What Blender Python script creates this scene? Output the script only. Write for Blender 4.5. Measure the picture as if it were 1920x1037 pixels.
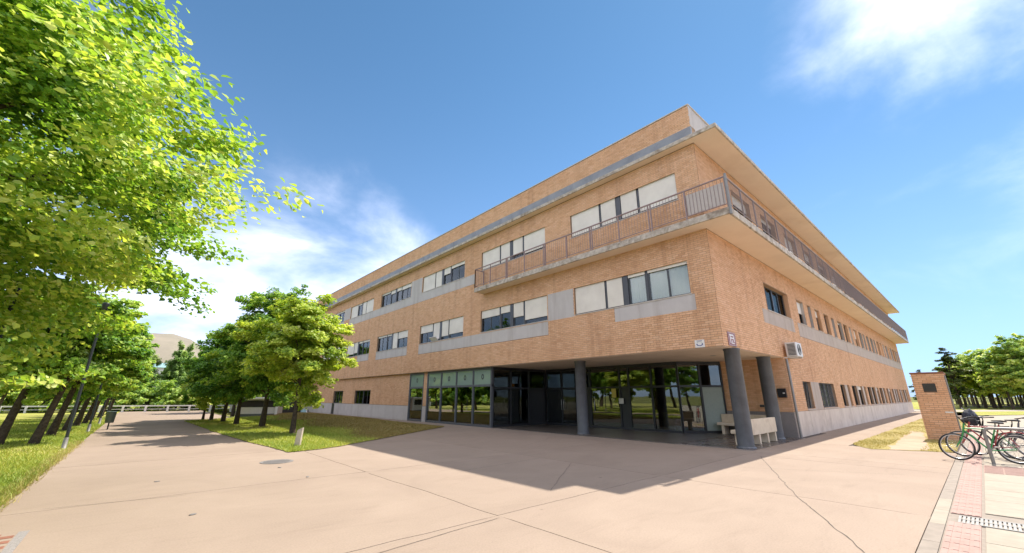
import bpy, bmesh, math, random
import numpy as np
from mathutils import Vector, Matrix, noise as mnoise
R = math.radians
random.seed(7); rng = np.random.default_rng(7)
sc = bpy.context.scene
for o in list(bpy.data.objects): bpy.data.objects.remove(o)
col = sc.collection

# ------------------------------------------------------------------ camera
cam_d = bpy.data.cameras.new('camera'); cam = bpy.data.objects.new('camera', cam_d); col.objects.link(cam)
cam.location = (-14.14, -5.33, 1.6); cam.rotation_euler = (R(90 + 16.651), 0, R(-41.716))
cam_d.sensor_width = 36; cam_d.lens = 36 * 752.8 / 1920; cam_d.clip_start = .05; cam_d.clip_end = 6000
sc.camera = cam

# ------------------------------------------------------------------ light
LIGHT = Vector((-.654, .010, -1)).normalized()
SUN_EL = math.asin(-LIGHT.z)
sun_az = math.atan2(-LIGHT.x, -LIGHT.y)          # from +Y towards +X
EXPOSURE = 2.08
SKY_STRENGTH = .15
CLOUD_LEVEL = 8.6
sd = bpy.data.lights.new('sun', 'SUN'); sd.energy = 2.0; sd.angle = R(.55); sd.color = (1, .93, .83)
so = bpy.data.objects.new('sun', sd); col.objects.link(so); so.rotation_euler = LIGHT.to_track_quat('-Z', 'Y').to_euler()
so.location = (30, 0, 60)
w = bpy.data.worlds.new('World'); sc.world = w; w.use_nodes = True
wn = w.node_tree.nodes; wl = w.node_tree.links
bg = wn['Background']; bg.inputs[1].default_value = SKY_STRENGTH
sky = wn.new('ShaderNodeTexSky'); sky.sky_type = 'NISHITA'; sky.sun_disc = False
sky.sun_elevation = SUN_EL; sky.sun_rotation = sun_az; sky.altitude = 400; sky.air_density = .27; sky.dust_density = .02; sky.ozone_density = 2.0

def wmath(op, a, b=None, clamp=False):
    n = wn.new('ShaderNodeMath'); n.operation = op; n.use_clamp = clamp
    for i, v in enumerate((a, b)):
        if v is None: continue
        if isinstance(v, (int, float)): n.inputs[i].default_value = v
        else: wl.new(v, n.inputs[i])
    return n.outputs[0]
wtc = wn.new('ShaderNodeTexCoord'); wnorm = wn.new('ShaderNodeVectorMath'); wnorm.operation = 'NORMALIZE'
wl.new(wtc.outputs['Generated'], wnorm.inputs[0])
wsep = wn.new('ShaderNodeSeparateXYZ'); wl.new(wnorm.outputs[0], wsep.inputs[0])
zz = wmath('ADD', wmath('MAXIMUM', wsep.outputs[2], 0.0), .32)
wc = wn.new('ShaderNodeCombineXYZ'); wl.new(wmath('DIVIDE', wsep.outputs[0], zz), wc.inputs[0]); wl.new(wmath('DIVIDE', wsep.outputs[1], zz), wc.inputs[1])
n1 = wn.new('ShaderNodeTexNoise'); n1.inputs['Scale'].default_value = 1.9; n1.inputs['Detail'].default_value = 7; n1.inputs['Roughness'].default_value = .56; n1.inputs['Distortion'].default_value = .35
wl.new(wc.outputs[0], n1.inputs['Vector'])
n2 = wn.new('ShaderNodeTexNoise'); n2.inputs['Scale'].default_value = .75; n2.inputs['Detail'].default_value = 3
wl.new(wc.outputs[0], n2.inputs['Vector'])
dens = wmath('ADD', wmath('MULTIPLY', n1.outputs['Fac'], .75), wmath('MULTIPLY', n2.outputs['Fac'], .45))
# banks of cloud and clear gaps (direction, spread, weight) in the part of the sky that is seen
for d, spread, wt in [((.10, .975, .17), .16, .06), ((.22, .94, .25), .12, .05), ((.33, .90, .27), .15, .11), ((.40, .83, .40), .09, .16), ((.18, .86, .47), .07, .18), ((.29, .81, .51), .06, .14),
                      ((.79, .01, .61), .14, .06), ((.78, .13, .62), .06, .05), ((.92, .13, .40), .12, .06), ((.95, .09, .28), .14, .05), ((.90, -.06, .45), .12, .02), ((.93, -.08, .36), .25, -.10),
                      ((.62, .62, .47), .36, -.27), ((.42, .64, .64), .36, -.23), ((.72, .30, .62), .22, -.15), ((.99, -.06, .12), .25, -.24), ((.10, .80, .60), .22, -.15)]:
    dp = wn.new('ShaderNodeVectorMath'); dp.operation = 'DOT_PRODUCT'; wl.new(wnorm.outputs[0], dp.inputs[0]); dp.inputs[1].default_value = Vector(d).normalized()
    dd = wmath('DIVIDE', wmath('SUBTRACT', 1.0, dp.outputs['Value']), spread * spread)
    g_ = wmath('POWER', 2.718, wmath('MULTIPLY', dd, -1.0))
    dens = wmath('ADD', dens, wmath('MULTIPLY', g_, wt))
cl = wn.new('ShaderNodeMapRange'); cl.interpolation_type = 'SMOOTHSTEP'; cl.inputs[1].default_value = .36; cl.inputs[2].default_value = 1.0; cl.inputs[3].default_value = 0.0; cl.inputs[4].default_value = .90
wl.new(dens, cl.inputs[0])  # broad bright cloud out of view, added to fill the shade
mixc = wn.new('ShaderNodeMix'); mixc.data_type = 'RGBA'
wl.new(wmath('POWER', cl.outputs[0], 1.25), mixc.inputs[0]); tint = wn.new('ShaderNodeMix'); tint.data_type = 'RGBA'; tint.blend_type = 'MULTIPLY'; tint.inputs[0].default_value = 1.0; tint.inputs[7].default_value = (.63, .86, .79, 1); wl.new(sky.outputs[0], tint.inputs[6])
wl.new(tint.outputs[2], mixc.inputs[6]); mixc.inputs[7].default_value = (CLOUD_LEVEL * 1.0, CLOUD_LEVEL * .93, CLOUD_LEVEL * .97, 1)
veil = wmath('MULTIPLY', wmath('POWER', wmath('SUBTRACT', 1.0, wmath('MAXIMUM', wsep.outputs[2], 0.0)), 3.4), .93)
mixv = wn.new('ShaderNodeMix'); mixv.data_type = 'RGBA'; wl.new(veil, mixv.inputs[0]); wl.new(mixc.outputs[2], mixv.inputs[6]); mixv.inputs[7].default_value = (.82, .94, 1.36, 1)
wl.new(mixv.outputs[2], bg.inputs[0])
sc.cycles.diffuse_bounces = 8; sc.cycles.max_bounces = 16; sc.cycles.transparent_max_bounces = 12
vs = sc.view_settings; vs.view_transform = 'Standard'; vs.look = 'None'; vs.exposure = EXPOSURE; vs.gamma = 1; vs.use_curve_mapping = False

# ------------------------------------------------------------------ materials
MATS = {}
def mat(name):
    m = bpy.data.materials.new(name); m.use_nodes = True; MATS[name] = m
    nt = m.node_tree; return m, nt, nt.nodes['Principled BSDF'], nt.nodes, nt.links
def ramp(ns, cols, pos=None):
    r = ns.new('ShaderNodeValToRGB'); e = r.color_ramp.elements
    while len(e) < len(cols): e.new(.5)
    for i, c in enumerate(cols):
        e[i].position = pos[i] if pos else i / (len(cols) - 1); e[i].color = (*c, 1)
    return r
def noise(ns, ls, scale, detail=5, rough=.55, coord='Object', vec=None, dist=0):
    n = ns.new('ShaderNodeTexNoise'); n.inputs['Scale'].default_value = scale; n.inputs['Detail'].default_value = detail; n.inputs['Roughness'].default_value = rough; n.inputs['Distortion'].default_value = dist
    if vec is None:
        g = ns.new('ShaderNodeNewGeometry'); vec = g.outputs['Position']
    ls.new(vec, n.inputs['Vector']); return n
def mixcol(ns, ls, fac, a, b, mode='MIX'):
    m = ns.new('ShaderNodeMix'); m.data_type = 'RGBA'; m.blend_type = mode
    for i, v in ((0, fac), (6, a), (7, b)):
        if isinstance(v, (int, float)): m.inputs[i].default_value = v
        elif isinstance(v, tuple): m.inputs[i].default_value = (*v, 1) if len(v) == 3 else v
        else: ls.new(v, m.inputs[i])
    return m.outputs[2]
def bump(ns, ls, bs, src, strength, dist=.01):
    b = ns.new('ShaderNodeBump'); b.inputs['Strength'].default_value = strength; b.inputs['Distance'].default_value = dist
    ls.new(src, b.inputs['Height']); ls.new(b.outputs[0], bs.inputs['Normal'])
def rough_mat(name, c1, c2, scale=6, rough=.85, bstr=.25, bdist=.004, big=None, spec=.3, fine=60, streak=False):
    """a surface with two-tone mottling, optional large stains and a fine relief"""
    m, nt, bs, ns, ls = mat(name)
    a = noise(ns, ls, scale, 6, .6); r = ramp(ns, (c1, c2), (.32, .68)); ls.new(a.outputs[0], r.inputs[0])
    out = r.outputs[0]
    if big:
        b = noise(ns, ls, big[0], 5, .62, dist=.6); rr = ramp(ns, ((1, 1, 1), big[1]), (.5, .72)); ls.new(b.outputs[0], rr.inputs[0])
        out = mixcol(ns, ls, 1.0, out, rr.outputs[0], 'MULTIPLY')
    if streak:
        g = ns.new('ShaderNodeNewGeometry'); mp = ns.new('ShaderNodeMapping'); mp.inputs['Scale'].default_value = (2.2, 2.2, .16); ls.new(g.outputs['Position'], mp.inputs['Vector'])
        sk = noise(ns, ls, 1.0, 5, .65, vec=mp.outputs[0], dist=.3); kr = ramp(ns, ((1, 1, 1), (.80, .77, .75)), (.50, .74)); ls.new(sk.outputs[0], kr.inputs[0])
        out = mixcol(ns, ls, 1.0, out, kr.outputs[0], 'MULTIPLY')
    ls.new(out, bs.inputs['Base Color']); bs.inputs['Roughness'].default_value = rough; bs.inputs['Specular IOR Level'].default_value = spec
    f = noise(ns, ls, fine, 4, .6); bump(ns, ls, bs, f.outputs[0], bstr, bdist)
    return m
def plain(name, c, rough=.5, metal=0, spec=.5):
    m, nt, bs, ns, ls = mat(name); a = noise(ns, ls, 9, 4); 
    o = mixcol(ns, ls, a.outputs[0], tuple(x * .88 for x in c), tuple(min(1, x * 1.1) for x in c)); ls.new(o, bs.inputs['Base Color'])
    bs.inputs['Roughness'].default_value = rough; bs.inputs['Metallic'].default_value = metal; bs.inputs['Specular IOR Level'].default_value = spec
    return m
def brick_mat(name, src):
    m, nt, bs, ns, ls = mat(name)
    if src == 'attr':
        a = ns.new('ShaderNodeAttribute'); a.attribute_name = 'rnd'; fac = a.outputs['Fac']
    else:
        a = ns.new('ShaderNodeObjectInfo'); fac = a.outputs['Random']
    r = ramp(ns, ((.66, .385, .215), (.73, .44, .255), (.765, .47, .28), (.785, .505, .315)), (0, .3, .75, 1)); ls.new(fac, r.inputs[0])
    n = noise(ns, ls, 35, 4, .7); rr = ramp(ns, ((.82, .82, .82), (1.08, 1.06, 1.05)), (.3, .7)); ls.new(n.outputs[0], rr.inputs[0])
    o = mixcol(ns, ls, 1.0, r.outputs[0], rr.outputs[0], 'MULTIPLY')
    st = noise(ns, ls, .45, 5, .6, dist=.8); sr = ramp(ns, ((1, 1, 1), (.90, .86, .84)), (.45, .75)); ls.new(st.outputs[0], sr.inputs[0])
    o = mixcol(ns, ls, 1.0, o, sr.outputs[0], 'MULTIPLY')
    g = ns.new('ShaderNodeNewGeometry'); mp = ns.new('ShaderNodeMapping'); mp.inputs['Scale'].default_value = (2.2, 2.2, .16); ls.new(g.outputs['Position'], mp.inputs['Vector'])
    sk = noise(ns, ls, 1.0, 5, .65, vec=mp.outputs[0], dist=.3); kr = ramp(ns, ((1, 1, 1), (.80, .77, .75)), (.50, .74)); ls.new(sk.outputs[0], kr.inputs[0])
    o = mixcol(ns, ls, 1.0, o, kr.outputs[0], 'MULTIPLY')
    ls.new(o, bs.inputs['Base Color']); bs.inputs['Roughness'].default_value = .88; bs.inputs['Specular IOR Level'].default_value = .25
    bump(ns, ls, bs, n.outputs[0], .35, .003)
    return m
brick_mat('brick_many', 'attr'); brick_mat('brick_one', 'obj')
rough_mat('mortar', (.35, .225, .14), (.42, .275, .175), 12)
rough_mat('grey_render', (.50, .46, .43), (.55, .51, .475), 1.5, .9, .15, .002, big=(.8, (.90, .89, .88)), streak=True)
rough_mat('pale_render', (.62, .53, .45), (.69, .60, .51), 1.2, .9, .2, .003, big=(1.1, (.82, .80, .78)), streak=True)
rough_mat('band_render', (.46, .385, .325), (.51, .43, .365), 1.5, .9, .15, .002, big=(.8, (.92, .91, .9)), streak=True)
rough_mat('soffit_paint', (.76, .62, .49), (.82, .68, .54), .7, .9, .08, .002, big=(.5, (.93, .91, .89)))
rough_mat('slab_edge', (.34, .285, .23), (.62, .55, .46), 6, .95, .6, .01, big=(1.8, (.55, .50, .45)), streak=True)
rough_mat('flashing', (.22, .23, .25), (.30, .31, .33), 1.3, .55, .1, .003, big=(1.5, (.75, .75, .78)))
rough_mat('granite', (.16, .145, .135), (.34, .31, .29), 90, .7, .15, .001)
rough_mat('concrete_bench', (.64, .53, .385), (.71, .60, .45), 4, .85, .25, .003, big=(2.5, (.84, .82, .8)))
rough_mat('stone_sill', (.48, .43, .37), (.56, .50, .44), 8, .8, .1, .002)
rough_mat('stone_white', (.40, .34, .28), (.58, .50, .42), 7, .85, .3, .004)
rough_mat('asphalt', (.16, .15, .14), (.22, .205, .19), 3, .95, .5, .004)
rough_mat('joint', (.06, .048, .04), (.11, .088, .07), 6)
rough_mat('soil', (.32, .245, .17), (.40, .31, .22), 1.4, .95, .5, .01)
rough_mat('pink_tile', (.315, .21, .175), (.37, .25, .212), 5, .85, .2, .002, big=(2, (.86, .84, .82)))
rough_mat('pale_tile', (.285, .25, .196), (.335, .293, .23), 4, .85, .2, .002, big=(1.4, (.88, .86, .84)))
rough_mat('kerb_stone', (.22, .187, .152), (.275, .233, .19), 7, .85, .25, .002)
rough_mat('brown_paver', (.20, .085, .055), (.28, .125, .08), 9, .8, .3, .003)
rough_mat('hazed_hill_earth', (.185, .165, .125), (.26, .225, .17), .012, .95, .3, 1, big=(.02, (.72, .78, .66)), fine=.05)  # earth tone lightened to hold the distant haze in its colour
rough_mat('bark', (.045, .033, .024), (.11, .083, .06), 14, .95, .9, .02)
rough_mat('column_paint', (.075, .080, .088), (.115, .12, .128), 2.2, .42, .06, .002, big=(1.8, (.8, .8, .8)), spec=.5, streak=True)
# plaza concrete: warm screed, wear, tyre-grey drifts and pits
def concrete(name, tint=(1, 1, 1)):
    m, nt, bs, ns, ls = mat(name)
    a = noise(ns, ls, .55, 6, .62, dist=.5); r = ramp(ns, ((.265, .205, .157), (.287, .223, .171), (.312, .244, .188)), (.3, .5, .72)); ls.new(a.outputs[0], r.inputs[0])
    g = ns.new('ShaderNodeNewGeometry'); mp = ns.new('ShaderNodeMapping'); mp.inputs['Scale'].default_value = (.5, 1.9, 1); mp.inputs['Rotation'].default_value = (0, 0, R(-40)); ls.new(g.outputs['Position'], mp.inputs['Vector'])
    b = noise(ns, ls, 1.6, 6, .7, vec=mp.outputs[0], dist=.9); rr = ramp(ns, ((1, 1, 1), (.92, .915, .91)), (.52, .70)); ls.new(b.outputs[0], rr.inputs[0])
    o = mixcol(ns, ls, 1.0, r.outputs[0], rr.outputs[0], 'MULTIPLY')
    c = noise(ns, ls, 42, 5, .7); cr = ramp(ns, ((.86, .85, .84), (1.05, 1.05, 1.05)), (.34, .6)); ls.new(c.outputs[0], cr.inputs[0])
    o = mixcol(ns, ls, .8, o, cr.outputs[0], 'MULTIPLY')
    oi = ns.new('ShaderNodeObjectInfo'); orr = ramp(ns, ((.94, .935, .93), (1.03, 1.03, 1.03))); ls.new(oi.outputs['Random'], orr.inputs[0])
    o = mixcol(ns, ls, 1.0, o, orr.outputs[0], 'MULTIPLY')
    v = ns.new('ShaderNodeTexVoronoi'); v.inputs['Scale'].default_value = .9; ls.new(g.outputs['Position'], v.inputs['Vector']); vr = ramp(ns, ((.55, .53, .5), (1, 1, 1)), (.018, .04)); ls.new(v.outputs['Distance'], vr.inputs[0])
    o = mixcol(ns, ls, .75, o, vr.outputs[0], 'MULTIPLY')
    o = mixcol(ns, ls, 1.0, o, tint, 'MULTIPLY')
    ls.new(o, bs.inputs['Base Color']); bs.inputs['Roughness'].default_value = .9; bs.inputs['Specular IOR Level'].default_value = .25
    bump(ns, ls, bs, c.outputs[0], .3, .004)
concrete('concrete')
concrete('walkway', (1.03, 1.03, 1.03))
# porch floor, dark and half polished
m, nt, bs, ns, ls = mat('porch_floor'); a = noise(ns, ls, 1.2, 6, .6); r = ramp(ns, ((.085, .068, .060), (.14, .115, .10)), (.35, .65)); ls.new(a.outputs[0], r.inputs[0]); ls.new(r.outputs[0], bs.inputs['Base Color'])
rr = ramp(ns, ((.16,) * 3, (.42,) * 3), (.3, .7)); ls.new(a.outputs[0], rr.inputs[0]); ls.new(rr.outputs[0], bs.inputs['Roughness'])
# lawn soil/grass sheet
def grass_sheet(name, c):
    m, nt, bs, ns, ls = mat(name)
    a = noise(ns, ls, .5, 5, .6); r = ramp(ns, c, (.28, .5, .72)); ls.new(a.outputs[0], r.inputs[0])
    b = noise(ns, ls, 28, 5, .7); rr = ramp(ns, ((.5, .55, .5), (1.25, 1.2, 1.1)), (.3, .7)); ls.new(b.outputs[0], rr.inputs[0])
    o = mixcol(ns, ls, 1.0, r.outputs[0], rr.outputs[0], 'MULTIPLY'); ls.new(o, bs.inputs['Base Color']); bs.inputs['Roughness'].default_value = .95; bs.inputs['Specular IOR Level'].default_value = .1
    bump(ns, ls, bs, b.outputs[0], .9, .03)
grass_sheet('lawn_sheet', ((.24, .27, .06), (.33, .33, .085), (.48, .41, .16)))
grass_sheet('worn_sheet', ((.20, .17, .06), (.26, .205, .08), (.32, .25, .11)))
grass_sheet('dry_sheet', ((.26, .22, .08), (.36, .30, .13), (.44, .36, .20)))
grass_sheet('far_grass', ((.10, .13, .03), (.16, .17, .05), (.26, .23, .10)))
def leafy(name, cols, pos, trans=.48, attr=True, gloss=.35):
    m, nt, bs, ns, ls = mat(name)
    a = ns.new('ShaderNodeAttribute'); a.attribute_name = 'rnd'; r = ramp(ns, cols, pos); ls.new(a.outputs['Fac'], r.inputs[0])
    oi = ns.new('ShaderNodeObjectInfo'); orr = ramp(ns, ((.86, .92, .9), (1.1, 1.04, 1.0))); ls.new(oi.outputs['Random'], orr.inputs[0])
    c = mixcol(ns, ls, 1.0, r.outputs[0], orr.outputs[0], 'MULTIPLY')
    ls.new(c, bs.inputs['Base Color']); bs.inputs['Roughness'].default_value = .48; bs.inputs['Specular IOR Level'].default_value = gloss
    t = ns.new('ShaderNodeBsdfTranslucent'); ls.new(mixcol(ns, ls, 1.0, c, (1.12, 1.12, .55), 'MULTIPLY'), t.inputs[0])
    mx = ns.new('ShaderNodeMixShader'); mx.inputs[0].default_value = trans; ls.new(bs.outputs[0], mx.inputs[1]); ls.new(t.outputs[0], mx.inputs[2]); ls.new(mx.outputs[0], ns['Material Output'].inputs[0])
leafy('linden_leaf', ((0.096, 0.225, 0.043), (0.192, 0.364, 0.056), (0.352, 0.520, 0.072), (0.575, 0.659, 0.139), (0.605, 0.720, 0.331)), (0, .3, .6, .85, 1))
leafy('linden_pale', ((0.161, 0.283, 0.043), (0.304, 0.436, 0.061), (0.502, 0.604, 0.081), (0.648, 0.698, 0.162), (0.648, 0.698, 0.321)), (0, .3, .6, .85, 1))
leafy('linden_dark', ((0.083, 0.200, 0.040), (0.152, 0.305, 0.052), (0.249, 0.424, 0.074), (0.444, 0.584, 0.099), (0.664, 0.716, 0.166)), (0, .3, .65, .9, 1))
leafy('grove_leaf', ((0.143, 0.248, 0.069), (0.284, 0.443, 0.102), (0.515, 0.652, 0.138), (0.720, 0.720, 0.205), (0.720, 0.720, 0.341)), (0, .3, .6, .85, 1))
leafy('poplar_leaf', ((0.158, 0.251, 0.077), (0.259, 0.396, 0.122), (0.392, 0.528, 0.167), (0.573, 0.660, 0.244)), (0, .4, .8, 1))
leafy('conifer_leaf', ((0.033, 0.064, 0.020), (0.075, 0.120, 0.029), (0.150, 0.192, 0.050), (0.266, 0.288, 0.086)), (0, .4, .8, 1))
leafy('grass_blade', ((0.182, 0.279, 0.049), (0.297, 0.384, 0.074), (0.468, 0.470, 0.113), (0.662, 0.574, 0.328)), (0, .4, .8, 1), .3, gloss=.2)
leafy('worn_blade', ((.20, .17, .05), (.26, .21, .07), (.33, .25, .10), (.20, .22, .05)), (0, .4, .8, 1), .2, gloss=.2)
leafy('dry_blade', ((0.297, 0.260, 0.070), (0.433, 0.351, 0.117), (0.568, 0.455, 0.199), (0.338, 0.351, 0.070)), (0, .4, .8, 1), .2, gloss=.2)
plain('dark_frame', (.030, .031, .034), .35); plain('grey_frame', (.10, .105, .115), .4); plain('window_frame', (.055, .058, .065), .4)
plain('railing_metal', (.30, .215, .20), .6); plain('railing_dark', (.25, .20, .185), .6); plain('sheet_metal', (.48, .42, .37), .6)
plain('white_paint', (.72, .69, .65), .5); plain('white_metal', (.70, .68, .64), .45); plain('black_paint', (.018, .018, .02), .35); plain('pole_paint', (.022, .028, .03), .4)
plain('grey_metal', (.30, .29, .28), .4, .6); plain('galvanised', (.25, .24, .22), .5, .4); plain('rubber', (.022, .021, .021), .75)
plain('green_paint', (.035, .26, .07), .3); plain('red_paint', (.34, .045, .045), .3); plain('saddle', (.02, .02, .022), .55); plain('maroon', (.26, .085, .085), .5); plain('navy', (.04, .06, .20), .5)
plain('steel', (.55, .54, .52), .3, .9); plain('orange_plastic', (.75, .30, .03), .5); plain('yellow_paper', (.62, .50, .10), .7); plain('paper', (.75, .73, .66), .7)
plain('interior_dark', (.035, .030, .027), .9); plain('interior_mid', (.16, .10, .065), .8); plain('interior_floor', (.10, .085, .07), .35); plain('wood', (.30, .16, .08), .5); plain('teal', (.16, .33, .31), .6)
plain('frosted', (.30, .36, .31), .35); plain('skin', (.55, .34, .25), .6); plain('red_cloth', (.55, .05, .06), .8); plain('grey_cloth', (.45, .46, .50), .8); plain('dark_cloth', (.04, .045, .06), .8); plain('hair', (.03, .02, .015), .7)
plain('car_paint', (.74, .75, .76), .18); plain('far_wall', (.62, .58, .54), .8); plain('far_teal', (.20, .33, .33), .7); plain('plastic_grey', (.10, .11, .11), .5); plain('bin_green', (.09, .13, .12), .5)
# roller shutter: pale slats
m, nt, bs, ns, ls = mat('shutter'); g = ns.new('ShaderNodeNewGeometry'); sp = ns.new('ShaderNodeSeparateXYZ'); ls.new(g.outputs['Position'], sp.inputs[0])
wv = ns.new('ShaderNodeMath'); wv.operation = 'MULTIPLY'; wv.inputs[1].default_value = 2 * math.pi / .05; ls.new(sp.outputs[2], wv.inputs[0]); sn = ns.new('ShaderNodeMath'); sn.operation = 'SINE'; ls.new(wv.outputs[0], sn.inputs[0])
a = noise(ns, ls, 1.3, 5, .6); r = ramp(ns, ((.66, .60, .51), (.78, .72, .62)), (.3, .7)); ls.new(a.outputs[0], r.inputs[0]); ls.new(r.outputs[0], bs.inputs['Base Color']); bs.inputs['Roughness'].default_value = .5; bump(ns, ls, bs, sn.outputs[0], .25, .006)
# curtain
m, nt, bs, ns, ls = mat('curtain'); bs.inputs['Base Color'].default_value = (.84, .83, .80, 1); bs.inputs['Roughness'].default_value = .9
# glazing: part mirror, part clear
def glazing(name, tint, mirror):
    m, nt, bs, ns, ls = mat(name); ns.remove(bs)
    t = ns.new('ShaderNodeBsdfTransparent'); t.inputs[0].default_value = (*tint, 1)
    gl = ns.new('ShaderNodeBsdfGlossy'); gl.inputs['Roughness'].default_value = .015; gl.inputs[0].default_value = (.95, 1, .97, 1)
    fr = ns.new('ShaderNodeFresnel'); fr.inputs[0].default_value = 1.5
    wn_ = noise(ns, ls, .8, 2); b = ns.new('ShaderNodeBump'); b.inputs['Strength'].default_value = .04; b.inputs['Distance'].default_value = .05; ls.new(wn_.outputs[0], b.inputs['Height']); ls.new(b.outputs[0], gl.inputs['Normal'])
    ma = ns.new('ShaderNodeMath'); ma.operation = 'ADD'; ma.use_clamp = True; ma.inputs[1].default_value = mirror; ls.new(fr.outputs[0], ma.inputs[0])
    mx = ns.new('ShaderNodeMixShader'); ls.new(ma.outputs[0], mx.inputs[0]); ls.new(t.outputs[0], mx.inputs[1]); ls.new(gl.outputs[0], mx.inputs[2]); ls.new(mx.outputs[0], ns['Material Output'].inputs[0])
glazing('glass', (.86, .88, .86), .03); glazing('glass_low', (.5, .48, .45), -.20); glazing('glass_green', (.40, .52, .44), .24); glazing('glass_dark', (.45, .44, .40), .09)

# ------------------------------------------------------------------ builders
def link(o, parent=None):
    col.objects.link(o)
    if parent is not None: o.parent = parent
    return o
def tag(o, label=None, cat=None, group=None, kind=None):
    if label: o['label'] = label
    if cat: o['category'] = cat
    if group: o['group'] = group
    if kind: o['kind'] = kind
    return o
def empty(name, loc=(0, 0, 0), rz=0):
    o = bpy.data.objects.new(name, None); o.location = loc; o.rotation_euler = (0, 0, rz); o.empty_display_size = .2; return link(o)
def fast_mesh(name, V, quads=None, tris=None, attr=None):
    me = bpy.data.meshes.new(name); V = np.asarray(V, np.float32)
    me.vertices.add(len(V)); me.vertices.foreach_set('co', V.ravel())
    F, k = (quads, 4) if quads is not None else (tris, 3)
    F = np.asarray(F, np.int32); me.loops.add(F.size); me.loops.foreach_set('vertex_index', F.ravel())
    me.polygons.add(len(F)); me.polygons.foreach_set('loop_start', np.arange(0, F.size, k, dtype=np.int32)); me.polygons.foreach_set('loop_total', np.full(len(F), k, np.int32))
    me.polygons.foreach_set('use_smooth', np.zeros(len(F), bool)); me.update(calc_edges=True)
    if attr is not None:
        at = me.attributes.new('rnd', 'FLOAT', 'FACE'); at.data.foreach_set('value', np.asarray(attr, np.float32))
    return me
class MB:
    def __init__(s): s.v = []; s.f = []; s.sm = []; s.mi = []
    def add(s, vs, fs, smooth=False, mi=0):
        b = len(s.v); s.v += [tuple(p) for p in vs]; s.f += [tuple(i + b for i in f) for f in fs]; s.sm += [smooth] * len(fs); s.mi += [mi] * len(fs); return s
    def box(s, x0, x1, y0, y1, z0, z1, mi=0):
        return s.add([(x0, y0, z0), (x1, y0, z0), (x1, y1, z0), (x0, y1, z0), (x0, y0, z1), (x1, y0, z1), (x1, y1, z1), (x0, y1, z1)],
                     [(0, 3, 2, 1), (4, 5, 6, 7), (0, 1, 5, 4), (1, 2, 6, 5), (2, 3, 7, 6), (3, 0, 4, 7)], mi=mi)
    def prism(s, pts, z0, z1, mi=0):
        n = len(pts); return s.add([(x, y, z0) for x, y in pts] + [(x, y, z1) for x, y in pts], [tuple(range(n - 1, -1, -1)), tuple(range(n, 2 * n))] + [(i, (i + 1) % n, n + (i + 1) % n, n + i) for i in range(n)], mi=mi)
    def tube(s, pts, r, n=8, cap=True, mi=0):
        pts = [Vector(p) for p in pts]; rs = r if isinstance(r, (list, tuple)) else [r] * len(pts)
        rings = []; up = Vector((0, 0, 1)); t0 = (pts[1] - pts[0]).normalized()
        a = up.cross(t0) if abs(t0.z) < .95 else Vector((1, 0, 0)).cross(t0); a.normalize()
        for i, p in enumerate(pts):
            t = (pts[min(i + 1, len(pts) - 1)] - pts[max(i - 1, 0)]).normalized()
            a = (a - t * a.dot(t)).normalized(); b = t.cross(a)
            rings.append([p + (a * math.cos(2 * math.pi * k / n) + b * math.sin(2 * math.pi * k / n)) * rs[i] for k in range(n)])
        vs = [q for rg in rings for q in rg]; fs = []
        for i in range(len(pts) - 1):
            for k in range(n): fs.append((i * n + k, i * n + (k + 1) % n, (i + 1) * n + (k + 1) % n, (i + 1) * n + k))
        s.add(vs, fs, True, mi)
        if cap:
            s.add(rings[0], [tuple(range(n - 1, -1, -1))], mi=mi); s.add(rings[-1], [tuple(range(n))], mi=mi)
        return s
    def lathe(s, prof, n=24, c=(0, 0, 0), mi=0, smooth=True):
        vs = [(c[0] + r * math.cos(2 * math.pi * k / n), c[1] + r * math.sin(2 * math.pi * k / n), c[2] + z) for r, z in prof for k in range(n)]
        fs = [(i * n + k, i * n + (k + 1) % n, (i + 1) * n + (k + 1) % n, (i + 1) * n + k) for i in range(len(prof) - 1) for k in range(n)]
        s.add(vs, fs, smooth, mi); return s
    def torus(s, c, ax, R_, r, n=40, m=8, mi=0):
        ax = Vector(ax).normalized(); a = ax.orthogonal().normalized(); b = ax.cross(a); c = Vector(c); vs = []; fs = []
        for i in range(n):
            d = a * math.cos(2 * math.pi * i / n) + b * math.sin(2 * math.pi * i / n)
            for j in range(m):
                q = 2 * math.pi * j / m; vs.append(c + d * (R_ + r * math.cos(q)) + ax * r * math.sin(q))
        for i in range(n):
            for j in range(m): fs.append((i * m + j, ((i + 1) % n) * m + j, ((i + 1) % n) * m + (j + 1) % m, i * m + (j + 1) % m))
        return s.add(vs, fs, True, mi)
    def build(s, name, mats, parent=None, bevel=0):
        me = bpy.data.meshes.new(name); me.from_pydata(s.v, [], s.f); me.polygons.foreach_set('use_smooth', s.sm); me.polygons.foreach_set('material_index', s.mi)
        for m_ in (mats if isinstance(mats, (list, tuple)) else [mats]): me.materials.append(MATS[m_])
        me.update(); o = link(bpy.data.objects.new(name, me), parent)
        if bevel:
            b = o.modifiers.new('bevel', 'BEVEL'); b.width = bevel; b.segments = 2; b.limit_method = 'ANGLE'; b.angle_limit = R(40)
        return o
def box(name, m, parent, *b, bevel=0): return MB().box(*b).build(name, m, parent, bevel)
def copy_tree(o, parent=None):
    c = o.copy(); col.objects.link(c); c.parent = parent
    for ch in list(o.children): copy_tree(ch, c)
    return c

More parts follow.
